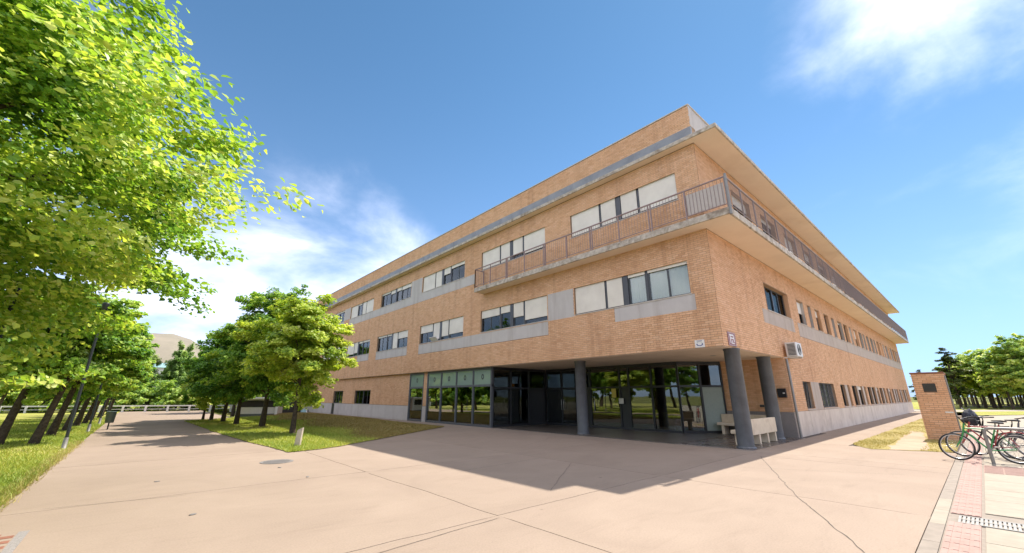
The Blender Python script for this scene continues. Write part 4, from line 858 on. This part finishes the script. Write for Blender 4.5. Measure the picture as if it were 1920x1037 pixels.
SH = make_tree('shrub', 'bushy shrub behind the white guard rail', (-13.5, 60, -.4), (26, 7, 30, (2.0, 1.6, 1.4), (0, 0, 1.6), .6, 51, dict(droop=.2, flat=.7, inner=.3)), (1.6, .08, (0, 0), .3), 'grove_leaf', 'shrub', 'shrubs behind the guard rail', leaf=.2)
for k in range(26):
    tree_copy(SH, (-44 + k * 1.9 + random.uniform(-.5, .5), 60.5 + random.uniform(-1, 3) + (2 if k < 12 else 0), -.4), random.uniform(0, 6), random.uniform(.8, 1.45), 'bushy shrub behind the white guard rail', 'shrubs behind the guard rail')
for k in range(9):
    tree_copy(I3 if k % 2 else T2, (-52 + k * 4.4 + random.uniform(-1, 1), 68 + random.uniform(-2, 4), -.4), k, random.uniform(1.0, 1.2), 'rounded tree in the belt behind the far end of the left lawn', 'trees behind the far end of the left lawn')
# grove at the right, beyond the road
G1 = make_tree('grove_tree', 'leafy tree in the grove beyond the road at the right edge', (80, -6.2, 0), (64, 9, 36, (2.7, 2.7, 2.6), (0, 0, 5.2), .85, 61, dict(droop=.3, flat=.6, taper=.2, inner=.35)), (6.5, .16, (.03, .02), 2.3), 'grove_leaf', group='trees of the grove at the right', leaf=.26)
G2 = make_tree('grove_tree', 'bright yellow-green tree in the middle of the grove at the right', (77, -5.4, 0), (56, 9, 36, (2.4, 2.4, 2.1), (0, 0, 4.6), .8, 62, dict(droop=.3, flat=.6, taper=.15, inner=.35)), (5.2, .14, (.02, 0), 2.2), 'linden_pale', group='trees of the grove at the right', leaf=.25)
for k in range(44):
    az = 88.2 + (k * 7.3) % 6.8; dst = 94 + (k * 13.7) % 52 if k > 6 else 86 + k * 1.3
    if k < 7: az = [91.6, 92.5, 93.3, 94.0, 90.6, 89.6, 92.9][k]
    x, y = -14.14 + dst * math.sin(R(az)), -5.33 + dst * math.cos(R(az)); s = .80 + .2 * ((k * 5) % 7) / 7
    if az > 92.3: s *= 1.22
    tree_copy(G1, (x, y, 0), k * 1.1, s, 'leafy tree in the grove beyond the road at the right edge', 'trees of the grove at the right')
CN = make_tree('conifer_tree', 'dark pointed conifer just right of the brick cabinet', (72, -3.05, 0), (60, 7, 24, (1.6, 1.6, 3.6), (0, 0, 4.6), .5, 71, dict(droop=.9, flat=.4, taper=.78, inner=.3)), (7.6, .13, (0, 0), 1.3), 'conifer_leaf', leaf=.22)
tree_copy(CN, (63, -.35, 0), 2, .6, 'dark conifer showing between the far wall end and the brick cabinet')

# grass: single blades, densest along the near edges
def blades(name, X, Y, Z, hgt, wid, matname, lean=.5):
    n = len(X); a = rng.random(n) * 2 * np.pi; dx, dy = np.cos(a) * wid / 2, np.sin(a) * wid / 2; h = hgt * (.45 + .9 * rng.random(n)); lx, ly = rng.normal(0, lean, n) * h, rng.normal(0, lean, n) * h
    V = np.stack([np.stack([X - dx, Y - dy, Z], 1), np.stack([X + dx, Y + dy, Z], 1), np.stack([X + lx, Y + ly, Z + h], 1)], 1).reshape(-1, 3)
    tone = np.clip(.55 * rng.random(n) + .45 * (.5 + .5 * np.sin(X * .9 + 1.3 * np.sin(Y * .45)) * np.cos(Y * .6 + X * .3)), 0, 1)
    me = fast_mesh(name, V, tris=np.arange(3 * n).reshape(-1, 3), attr=tone); me.materials.append(MATS[matname]); return tag(link(bpy.data.objects.new(name, me)), kind='stuff')
n = 150000; t = rng.random(n) ** 1.7; Y = 3.0 + t * 38; X = -15.4 - (rng.random(n) ** 1.25) * (3.0 + .33 * (Y + 5)) + rng.normal(0, .03, n)
o = blades('lawn_grass', X, Y, np.full(n, .008), .055 + .03 * rng.random(n), .016 + .0008 * Y, 'grass_blade'); tag(o, 'short green grass of the left lawn', 'grass')
n = 120000; X = rng.uniform(-11.6, -1.2, n); Y = 8.7 + rng.random(n) ** 1.4 * 29; k = in_poly(ISL, X, Y); X, Y = X[k], Y[k]
wn_ = X + rng.normal(0, .35, len(X)) > -6.7 + .5 * np.sin(Y * .9); hh = .055 + .03 * rng.random(len(X))
o = blades('island_grass', X[~wn_], Y[~wn_], mound(X[~wn_], Y[~wn_]) - .006, hh[~wn_], .02 + .0006 * Y[~wn_], 'grass_blade'); tag(o, 'short green grass of the island lawn', 'grass')
o = blades('worn_grass', X[wn_], Y[wn_], mound(X[wn_], Y[wn_]) - .006, hh[wn_] * .8, .02 + .0006 * Y[wn_], 'worn_blade', .8); tag(o, 'brownish worn grass on the island slope beside the building', 'grass')
n = 26000; X = 3.5 + rng.random(n) ** 1.8 * 27; Y = rng.uniform(-4.5, -1.9, n); k = in_poly(DRY, X, Y) & (np.sin(X * 1.1 + Y * 2) + rng.normal(0, .8, n) > -.2) & ~((Y < -2.85) & (Y > -3.7) & (X < 13)); X, Y = X[k], Y[k]
o = blades('dry_grass', X, Y, np.full(len(X), .006), .045, .016, 'dry_blade', .8); tag(o, 'straw-coloured dry grass beside the brick cabinet', 'grass')
n = 5000; t = rng.random(n); X = np.where(rng.random(n) < .5, -15.42, -15.5) + rng.normal(0, .06, n); Y = 3 + t ** 1.3 * 14; o = blades('edge_weeds', X, Y, np.zeros(n), .09, .012, 'dry_blade', .7); tag(o, 'dry weeds along the edge of the left path', 'grass')

# ------------------------------------------------------------------ street furniture
def lamp_post():
    r_ = empty('lamp_post'); MB().lathe([(.075, 0), (.075, .02), (.06, .03), (.058, .34), (.05, .36)], 16).build('base', 'galvanised', r_)
    MB().lathe([(.042, .345), (.04, 1.6), (.036, 4.4), (.036, 4.42)], 14).build('pole', 'pole_paint', r_)
    h = MB().lathe([(.03, 4.4), (.07, 4.44), (.10, 4.66), (.10, 4.68), (0, 4.71)], 18).build('lantern', 'pole_paint', r_); MB().lathe([(.066, 4.44), (.092, 4.62), (.092, 4.65)], 18).build('globe', 'frosted', h); return r_
LP = lamp_post(); names = ['lamp post hidden among the boughs at the far left', 'lamp post on the lawn edge nearest the camera, with pale base', 'lamp post second from the camera along the left path', 'lamp post third from the camera along the left path', 'lamp post farthest from the camera along the left path']
for k, y in enumerate((5.9, 14.1, 22.6, 30.0, 37.0)):
    o = LP if k == 0 else copy_tree(LP); o.location = (-16.15 if k == 0 else -15.58, y, .01); tag(o, 'slender black ' + names[k], 'lamp post', 'lamp posts along the left path')
# litter bin beside the path
bn = empty('litter_bin', (-15.0, 24.4, 0)); MB().tube([(0, 0, 0), (0, 0, .55)], .03, 8).build('stand', 'pole_paint', bn); MB().lathe([(.0, .32), (.17, .33), (.20, .86), (.21, .87), (.19, .88), (.17, .80), (0, .5)], 18).build('bucket', 'bin_green', bn); tag(bn, 'small dark green litter bin on a post by the left path', 'litter bin')
# stone marker on the island
st = MB().add([(-.09, -.06, 0), (.09, -.06, 0), (.09, .06, 0), (-.09, .06, 0), (-.085, -.05, .50), (.085, -.05, .60), (.085, .05, .60), (-.085, .05, .50)], [(0, 3, 2, 1), (4, 5, 6, 7), (0, 1, 5, 4), (1, 2, 6, 5), (2, 3, 7, 6), (3, 0, 4, 7)]).build('stone_marker', 'stone_white', None, .012)
st.location = (-9.88, 10.2, .01); st.rotation_euler = (0, R(4), R(-40)); tag(st, 'short pale stone marker with slanted top on the grass corner', 'stone')
# white guard rail at the far end of the plaza
gr = empty('guard_rail', (-15.1, 56.0, 0)); d = Vector((10.1, -4.65, 0)).normalized(); ang = math.atan2(d.y, d.x); gr.rotation_euler = (0, 0, ang)
MB().box(-16, 20, -.05, .05, .58, .70).build('beam', 'white_paint', gr); MB().box(-16, 20, -.03, .03, .28, .33).build('beam', 'white_paint', gr)
pm = None
for k in range(19):
    xx = -16 + k * 2.0
    if pm is None: pm = MB().box(-.09, .09, -.12, -.052, -.06, .66).build('post', 'white_paint', gr); pm.location.x = xx
    else: c = pm.copy(); col.objects.link(c); c.parent = gr; c.location.x = xx
tag(gr, 'long white guard rail on posts across the far end of the plaza', 'guard rail')
# low shed with white posts behind the island
sh = empty('utility_shed', (-6.9, 33.0, -.45)); sh.rotation_euler = (0, 0, R(-25))
MB().box(-1.3, 1.3, 0, 2.2, 0, 1.85).build('wall', 'far_wall', sh); MB().box(-1.5, 1.5, -.25, 2.4, 1.85, 2.0).build('roof', 'white_paint', sh, .02)
for x in (-1.35, 1.35): MB().box(x - .09, x + .09, -.2, -.05, 0, 1.85).build('post', 'white_paint', sh)
box('dark_opening', 'interior_dark', sh, -1.2, 1.2, -.02, -.004, 1.25, 1.75); box('green_panel', 'plastic_grey', sh, -1.2, 1.2, -.02, -.004, .3, .75)
tag(sh, 'low pale shed with white posts and dark opening behind the island trees', 'shed')
sd_ = empty('dark_shelter', (-4.3, 36.2, -.8)); MB().box(-1.1, 1.1, 0, 1.8, 0, 2.35).build('body', 'interior_dark', sd_); MB().box(-1.2, 1.2, -.1, 1.9, 2.35, 2.45).build('roof', 'plastic_grey', sd_); sd_.rotation_euler = (0, 0, R(-25)); tag(sd_, 'dark boxy shelter between the pale shed and the white car', 'shelter')
# parked car, roof and windscreen showing above the grass
def car(loc, rz, label):
    r_ = empty('parked_car', loc, rz); prof = [(-2.05, .30), (-2.1, .55), (-2.02, .82), (-1.15, .96), (-.45, 1.40), (.75, 1.45), (1.55, 1.02), (2.0, .92), (2.08, .6), (2.05, .30)]
    mb = MB(); W = .86; n_ = len(prof); ins = lambda z: W if z < 1.0 else W - .16 * (z - .95) / .5
    vs = [(x, -ins(z), z) for x, z in prof] + [(x, ins(z), z) for x, z in prof]; mb.add(vs, [tuple(range(n_)), tuple(range(2 * n_ - 1, n_ - 1, -1))] + [(i, n_ + i, n_ + (i + 1) % n_, (i + 1) % n_) for i in range(n_)]); mb.build('body', 'car_paint', r_, .05)
    MB().add([(-1.12, -.74, .985), (-1.12, .74, .985), (-.50, .66, 1.385), (-.50, -.66, 1.385)], [(0, 1, 2, 3)]).build('windscreen', 'far_teal', r_).location = (-.03, 0, .03)
    MB().add([(1.5, -.74, 1.05), (1.5, .74, 1.05), (.82, .66, 1.42), (.82, -.66, 1.42)], [(0, 1, 2, 3)]).build('rear_window', 'dark_frame', r_).location = (.05, 0, .03)
    for sg in (-1, 1):
        MB().add([(-.95, sg * .865, 1.0), (1.25, sg * .865, 1.03), (.7, sg * .74, 1.38), (-.4, sg * .74, 1.35)], [(0, 1, 2, 3)]).build('side_window', 'dark_frame', r_)
        box('headlight', 'paper', r_, -2.11, -2.0, sg * .66 - .16, sg * .66 + .16, .60, .74)
        for x in (-1.3, 1.3): t = MB().torus((x, sg * .80, .31), (0, 1, 0), .235, .085, 24, 8).build('tyre', 'rubber', r_); MB().lathe([(0, .05), (.17, .05), (.19, 0)], 16).build('rim', 'steel', t).matrix_local = Matrix.Translation((x, sg * .83, .31)) @ Matrix.Rotation(R(-90 * sg), 4, 'X')
    return tag(r_, label, 'car')
car((-1.7, 41.0, -1.03), R(70), 'white parked car below the grass rise beside the building end')

# ------------------------------------------------------------------ bicycles and rack
def bicycle(name, label, loc, rz, paint, lean=0, basket=False, mud=False):
    """local +Y is the front; wheels stand on z = 0"""
    r_ = empty(name, loc, rz); r_.rotation_euler = (0, lean, rz); wb, wr = 1.02, .335; A_, H_, S_, Bb, Fk = (0, 0, wr), (0, .80, .86), (0, .24, .86), (0, .44, .28), (0, wb, wr)
    fr = MB(); fr.tube([(0, .30, .80), (0, .79, .80)], .016, 8); fr.tube([(0, .80, .74), Bb], .018, 8); fr.tube([S_, Bb], .016, 8); fr.tube([(0, .77, .92), (0, .83, .68)], .019, 8)
    for sg in (-.05, .05): fr.tube([(sg, 0, wr), (sg * .6, .44, .28)], .010, 6); fr.tube([(sg, 0, wr), (sg * .4, .27, .78)], .009, 6)
    fr.build('frame', paint, r_)
    fk = MB()
    for sg in (-.05, .05): fk.tube([(sg * .9, .83, .68), (sg, .90, .52), (sg, wb, wr)], [.014, .013, .009], 7)
    fk.build('fork', paint, r_)
    for y in (0, wb):
        t = MB().torus((0, y, wr), (1, 0, 0), wr - .018, .018, 44, 8).build('wheel', 'rubber', r_); MB().torus((0, y, wr), (1, 0, 0), wr - .042, .011, 40, 6).build('rim', 'steel', t)
        sp2 = MB()
        for k in range(20):
            a = 2 * math.pi * k / 20; sp2.tube([(.02 * (-1) ** k, y, wr), (0, y + (wr - .045) * math.cos(a), wr + (wr - .045) * math.sin(a))], .0016, 3, False)
        sp2.tube([(-.045, y, wr), (.045, y, wr)], .02, 8); sp2.build('spokes', 'steel', t)
    hb = MB(); hb.tube([(0, .765, .92), (0, .76, 1.0), (0, .80, 1.02)], .013, 7); hb.tube([(-.29, .66, 1.05), (-.22, .74, 1.03), (0, .81, 1.02), (.22, .74, 1.03), (.29, .66, 1.05)], .012, 7); o = hb.build('handlebar', 'black_paint', r_)
    for sg in (-1, 1): MB().tube([(sg * .29, .66, 1.05), (sg * .325, .58, 1.055)], .017, 8).build('grip', 'rubber', o)
    sd2 = MB(); sd2.tube([(0, .24, .84), (0, .22, .96)], .012, 7); sd2.add([(-.08, .08, .97), (.08, .08, .97), (.06, .18, .985), (.02, .36, .975), (-.02, .36, .975), (-.06, .18, .985), (-.075, .08, .935), (.075, .08, .935), (.05, .2, .94), (.015, .35, .95), (-.015, .35, .95), (-.05, .2, .94)], [(0, 1, 2, 5), (5, 2, 3, 4), (7, 6, 11, 8), (8, 11, 10, 9), (0, 6, 7, 1), (1, 7, 8, 2), (2, 8, 9, 3), (3, 9, 10, 4), (4, 10, 11, 5), (5, 11, 6, 0)], True); sd2.build('saddle', 'saddle', r_, .008)
    cr = MB(); cr.torus((.03, .44, .28), (1, 0, 0), .085, .006, 28, 5); cr.tube([(.04, .44, .28), (.05, .56, .18)], .009, 6); cr.tube([(-.04, .44, .28), (-.05, .32, .38)], .009, 6); cr.box(.045, .13, .52, .60, .165, .19); cr.box(-.13, -.045, .28, .36, .37, .395); cr.build('crankset', 'steel', r_)
    ch = MB(); ch.tube([(.03, .44, .365), (.03, 0, .37)], .004, 4); ch.tube([(.03, .44, .195), (.03, 0, .30)], .004, 4); ch.build('chain', 'rubber', r_)
    if mud:
        m_ = MB(); pts = [(0, (wr + .03) * math.cos(a), wr + (wr + .03) * math.sin(a)) for a in np.linspace(R(20), R(190), 14)]; m_.tube(pts, .014, 6); m_.build('mudguard', paint, r_)
    if basket:
        k_ = MB()
        for z in (.78, .86, .94, 1.02): q = .14 + (z - .78) * .2; k_.tube([(-q, .84, z), (q, .84, z), (q, 1.12 + (z - .78) * .5, z), (-q, 1.12 + (z - .78) * .5, z), (-q, .84, z)], .008, 5)
        for t in np.linspace(-1, 1, 9): k_.tube([(.14 * t, .84, .78), (.19 * t, .84, 1.02)], .006, 4); k_.tube([(.14 * t, 1.12, .78), (.19 * t, 1.24, 1.02)], .006, 4); k_.tube([(.14 * t, .84, .78), (.14 * t, 1.12, .78)], .006, 4)
        k_.build('basket', 'black_paint', r_); rk = MB(); rk.tube([(-.06, .1, .74), (-.06, -.3, .74), (.06, -.3, .74), (.06, .1, .74)], .008, 5); rk.build('rack', 'black_paint', r_)
    return tag(r_, label, 'bicycle', 'bicycles at the rack')
bicycle('bicycle', 'green bicycle leaning on the rack, nearest the camera', (2.3, -5.62, .006), R(4), 'green_paint', R(-3))
bicycle('bicycle', 'red bicycle standing behind the green one', (3.25, -5.70, .006), R(-4), 'red_paint', R(3), mud=True)
bicycle('bicycle', 'black bicycle with handlebar basket, farthest at the rack', (4.15, -5.95, .006), R(8), 'black_paint', R(-2), True, True)
bicycle('bicycle', 'dark grey bicycle at the far right behind the rack, cut by the picture edge', (3.6, -6.6, .006), R(2), 'grey_frame', R(3), False, True)
bag = MB(); nb_, mb_ = 22, 12; vs = []
for i in range(mb_ + 1):
    for k in range(nb_):
        t = math.pi * i / mb_; p = 2 * math.pi * k / nb_; v = Vector((math.sin(t) * math.cos(p), math.sin(t) * math.sin(p), -math.cos(t))); q = 1 + .35 * mnoise.noise(v * 2.2) + .12 * mnoise.noise(v * 7)
        vs.append((v.x * .17 * q, v.y * .16 * q, .21 + v.z * .22 * q))
bag.add(vs, [(i * nb_ + k, i * nb_ + (k + 1) % nb_, (i + 1) * nb_ + (k + 1) % nb_, (i + 1) * nb_ + k) for i in range(mb_) for k in range(nb_)], True)
bgo = empty('rucksack', (4.02, -4.97, .80)); bag.build('sack', 'dark_cloth', bgo); MB().tube([(-.08, .05, .40), (-.06, .12, .47), (.06, .12, .47), (.08, .05, .40)], .014, 6).build('handle', 'plastic_grey', bgo); MB().tube([(-.15, -.03, .3), (-.19, -.09, .2), (-.14, -.11, .06)], .014, 6).build('strap', 'plastic_grey', bgo)
tag(bgo, 'crumpled black rucksack lying in the basket of the black bicycle', 'bag')
rk = empty('bicycle_rack', (1.95, -5.17, 0)); pts = [(0, 0, 0), (0, 0, .72)] + [(0, -.12 + .12 * math.cos(a), .72 + .12 * math.sin(a)) for a in np.linspace(R(20), R(90), 5)] + [(0, -1.25, .84)] + [(0, -1.25 - .12 * math.sin(a), .72 + .12 * math.cos(a)) for a in np.linspace(R(20), R(90), 5)] + [(0, -1.37, 0)]
MB().tube(pts, .034, 12).build('hoop', 'galvanised', rk)
for y in (0, -1.37): MB().lathe([(.07, 0), (.07, .008), (.04, .012)], 16, (0, y, .004)).build('foot_plate', 'galvanised', rk)
tag(rk, 'grey tubular hoop bicycle rack beside the pink tiles', 'bicycle rack', None)

# ------------------------------------------------------------------ people far off in the park
def person(label, loc, rz, shirt, trousers, step):
    j = {'pel': (0, 0, .93), 'che': (0, .02, 1.25), 'neck': (0, .02, 1.47), 'head': (0, .04, 1.60), 'top': (0, .03, 1.72), 'shl': (-.18, .02, 1.42), 'ell': (-.24, -.06 * step, 1.14), 'hal': (-.22, .12 * step, .90), 'shr': (.18, .02, 1.42), 'elr': (.24, .06 * step, 1.14), 'har': (.22, -.02, .90), 'hil': (-.09, 0, .88), 'knl': (-.10, .18 * step, .50), 'anl': (-.10, .10 * step, .08), 'tol': (-.10, .26 * step, .03), 'hir': (.09, 0, .88), 'knr': (.10, -.04, .50), 'anr': (.10, -.28 * step, .10), 'tor': (.10, -.14 * step, .03)}
    rad = {'pel': .145, 'che': .15, 'neck': .06, 'head': .095, 'top': .075, 'shl': .075, 'ell': .045, 'hal': .035, 'shr': .075, 'elr': .045, 'har': .035, 'hil': .09, 'knl': .06, 'anl': .045, 'tol': .04, 'hir': .09, 'knr': .06, 'anr': .045, 'tor': .04}
    E_ = [('pel', 'che'), ('che', 'neck'), ('neck', 'head'), ('head', 'top'), ('che', 'shl'), ('shl', 'ell'), ('ell', 'hal'), ('che', 'shr'), ('shr', 'elr'), ('elr', 'har'), ('pel', 'hil'), ('hil', 'knl'), ('knl', 'anl'), ('anl', 'tol'), ('pel', 'hir'), ('hir', 'knr'), ('knr', 'anr'), ('anr', 'tor')]
    ks = list(j); me = bpy.data.meshes.new('person'); me.from_pydata([j[k] for k in ks], [(ks.index(a), ks.index(b)) for a, b in E_], [])
    o = link(bpy.data.objects.new('person', me)); sk = o.modifiers.new('skin', 'SKIN'); 
    for i, k in enumerate(ks): me.skin_vertices[0].data[i].radius = (rad[k], rad[k]); me.skin_vertices[0].data[i].use_root = k == 'pel'
    o.modifiers.new('sub', 'SUBSURF').levels = 1
    bpy.context.view_layer.update(); ev = o.evaluated_get(bpy.context.evaluated_depsgraph_get()); nm = bpy.data.meshes.new_from_object(ev); o.modifiers.clear(); o.data = nm; nm.materials.clear()
    for m_ in (trousers, shirt, 'skin', 'hair'): nm.materials.append(MATS[m_])
    for p in nm.polygons: c = p.center; p.material_index = 0 if c.z < .95 and abs(c.x) < .19 else (1 if c.z < 1.47 and (c.z > 1.12 or abs(c.x) < .17) else (3 if c.z > 1.66 or (c.z > 1.5 and c.y < -.02) else 2)); p.use_smooth = True
    zmin = min(v.co.z for v in nm.vertices); o.location = (loc[0], loc[1], loc[2] - zmin); o.rotation_euler = (0, 0, rz); return tag(o, label, 'person', 'people walking in the park')
person('person in a red top and dark trousers walking under the grove trees', (95.5, -7.0, .012), R(100), 'red_cloth', 'dark_cloth', 1)
person('person in pale grey clothes walking beside the one in red', (94.5, -8.0, .012), R(95), 'grey_cloth', 'grey_cloth', -1)
# grey mesh fence at the back of the park
pf = empty('park_fence', (84, -1.5, 0), R(-105)); MB().box(0, 14, -.02, .02, 1.3, 1.36).build('rail', 'galvanised', pf); MB().box(0, 14, -.02, .02, .2, .25).build('rail', 'galvanised', pf)
for k in range(8): MB().box(k * 2 - .03, k * 2 + .03, -.03, .03, 0, 1.4).build('post', 'galvanised', pf)
mb = MB()
for k in range(70): mb.box(k * .2, k * .2 + .03, -.008, .008, .25, 1.3)
tag(mb.build('bars', 'galvanised', pf), kind='stuff'); tag(pf, 'grey bar fence at the back of the park lawn', 'fence')

# ------------------------------------------------------------------ hill and town beyond the poplars
mb = MB(); n1_, n2_ = 60, 26; vs = []
for j in range(n2_):
    for i in range(n1_):
        az = -50 + 95 * i / (n1_ - 1); dd = 620 + 620 * j / (n2_ - 1); x, y = -14 + dd * math.sin(R(az)), -5 + dd * math.cos(R(az))
        e = 6.55 * math.exp(-((az - .9) / (7.5 if az > .9 else 11)) ** 2) if True else 0
        prof = max(0, math.sin(min(1, (dd - 620) / 330) * math.pi / 2)) * (1 if dd < 960 else max(0, 1 - (dd - 960) / 600)); hgt = 955 * math.tan(R(e)) * prof
        hgt += prof * 3.5 * mnoise.noise(Vector((x * .012, y * .012, 2))) + prof * 1.5 * mnoise.noise(Vector((x * .05, y * .05, 7)))
        vs.append((x, y, hgt - 1))
mb.add(vs, [(j * n1_ + i, j * n1_ + i + 1, (j + 1) * n1_ + i + 1, (j + 1) * n1_ + i) for j in range(n2_ - 1) for i in range(n1_ - 1)], True); tag(mb.build('hill', 'hazed_hill_earth'), kind='structure')
def far_house(loc, rz, sx, sy, h, label, wallm, roofm, win=True):
    r_ = empty('distant_building', loc, rz); MB().box(-sx / 2, sx / 2, -sy / 2, sy / 2, -2, h).build('wall', wallm, r_); MB().add([(-sx / 2 - .4, -sy / 2 - .4, h), (sx / 2 + .4, -sy / 2 - .4, h), (sx / 2 + .4, sy / 2 + .4, h), (-sx / 2 - .4, sy / 2 + .4, h), (-sx / 2 + 1, 0, h + 1.6), (sx / 2 - 1, 0, h + 1.6)], [(0, 1, 5, 4), (2, 3, 4, 5), (1, 2, 5), (3, 0, 4), (0, 3, 2, 1)]).build('roof', roofm, r_)
    for k in range(int(sx / 3)): box('window', 'window_frame', r_, -sx / 2 + 1 + k * 3, -sx / 2 + 2.2 + k * 3, -sy / 2 - .05, -sy / 2 - .003, h * .45, h * .75)
    return tag(r_, label, 'building')
far_house((-10.2, 155, 0), R(0), 11, 10, 9.6, 'pale distant building with low teal roof between the poplars', 'far_wall', 'far_teal')
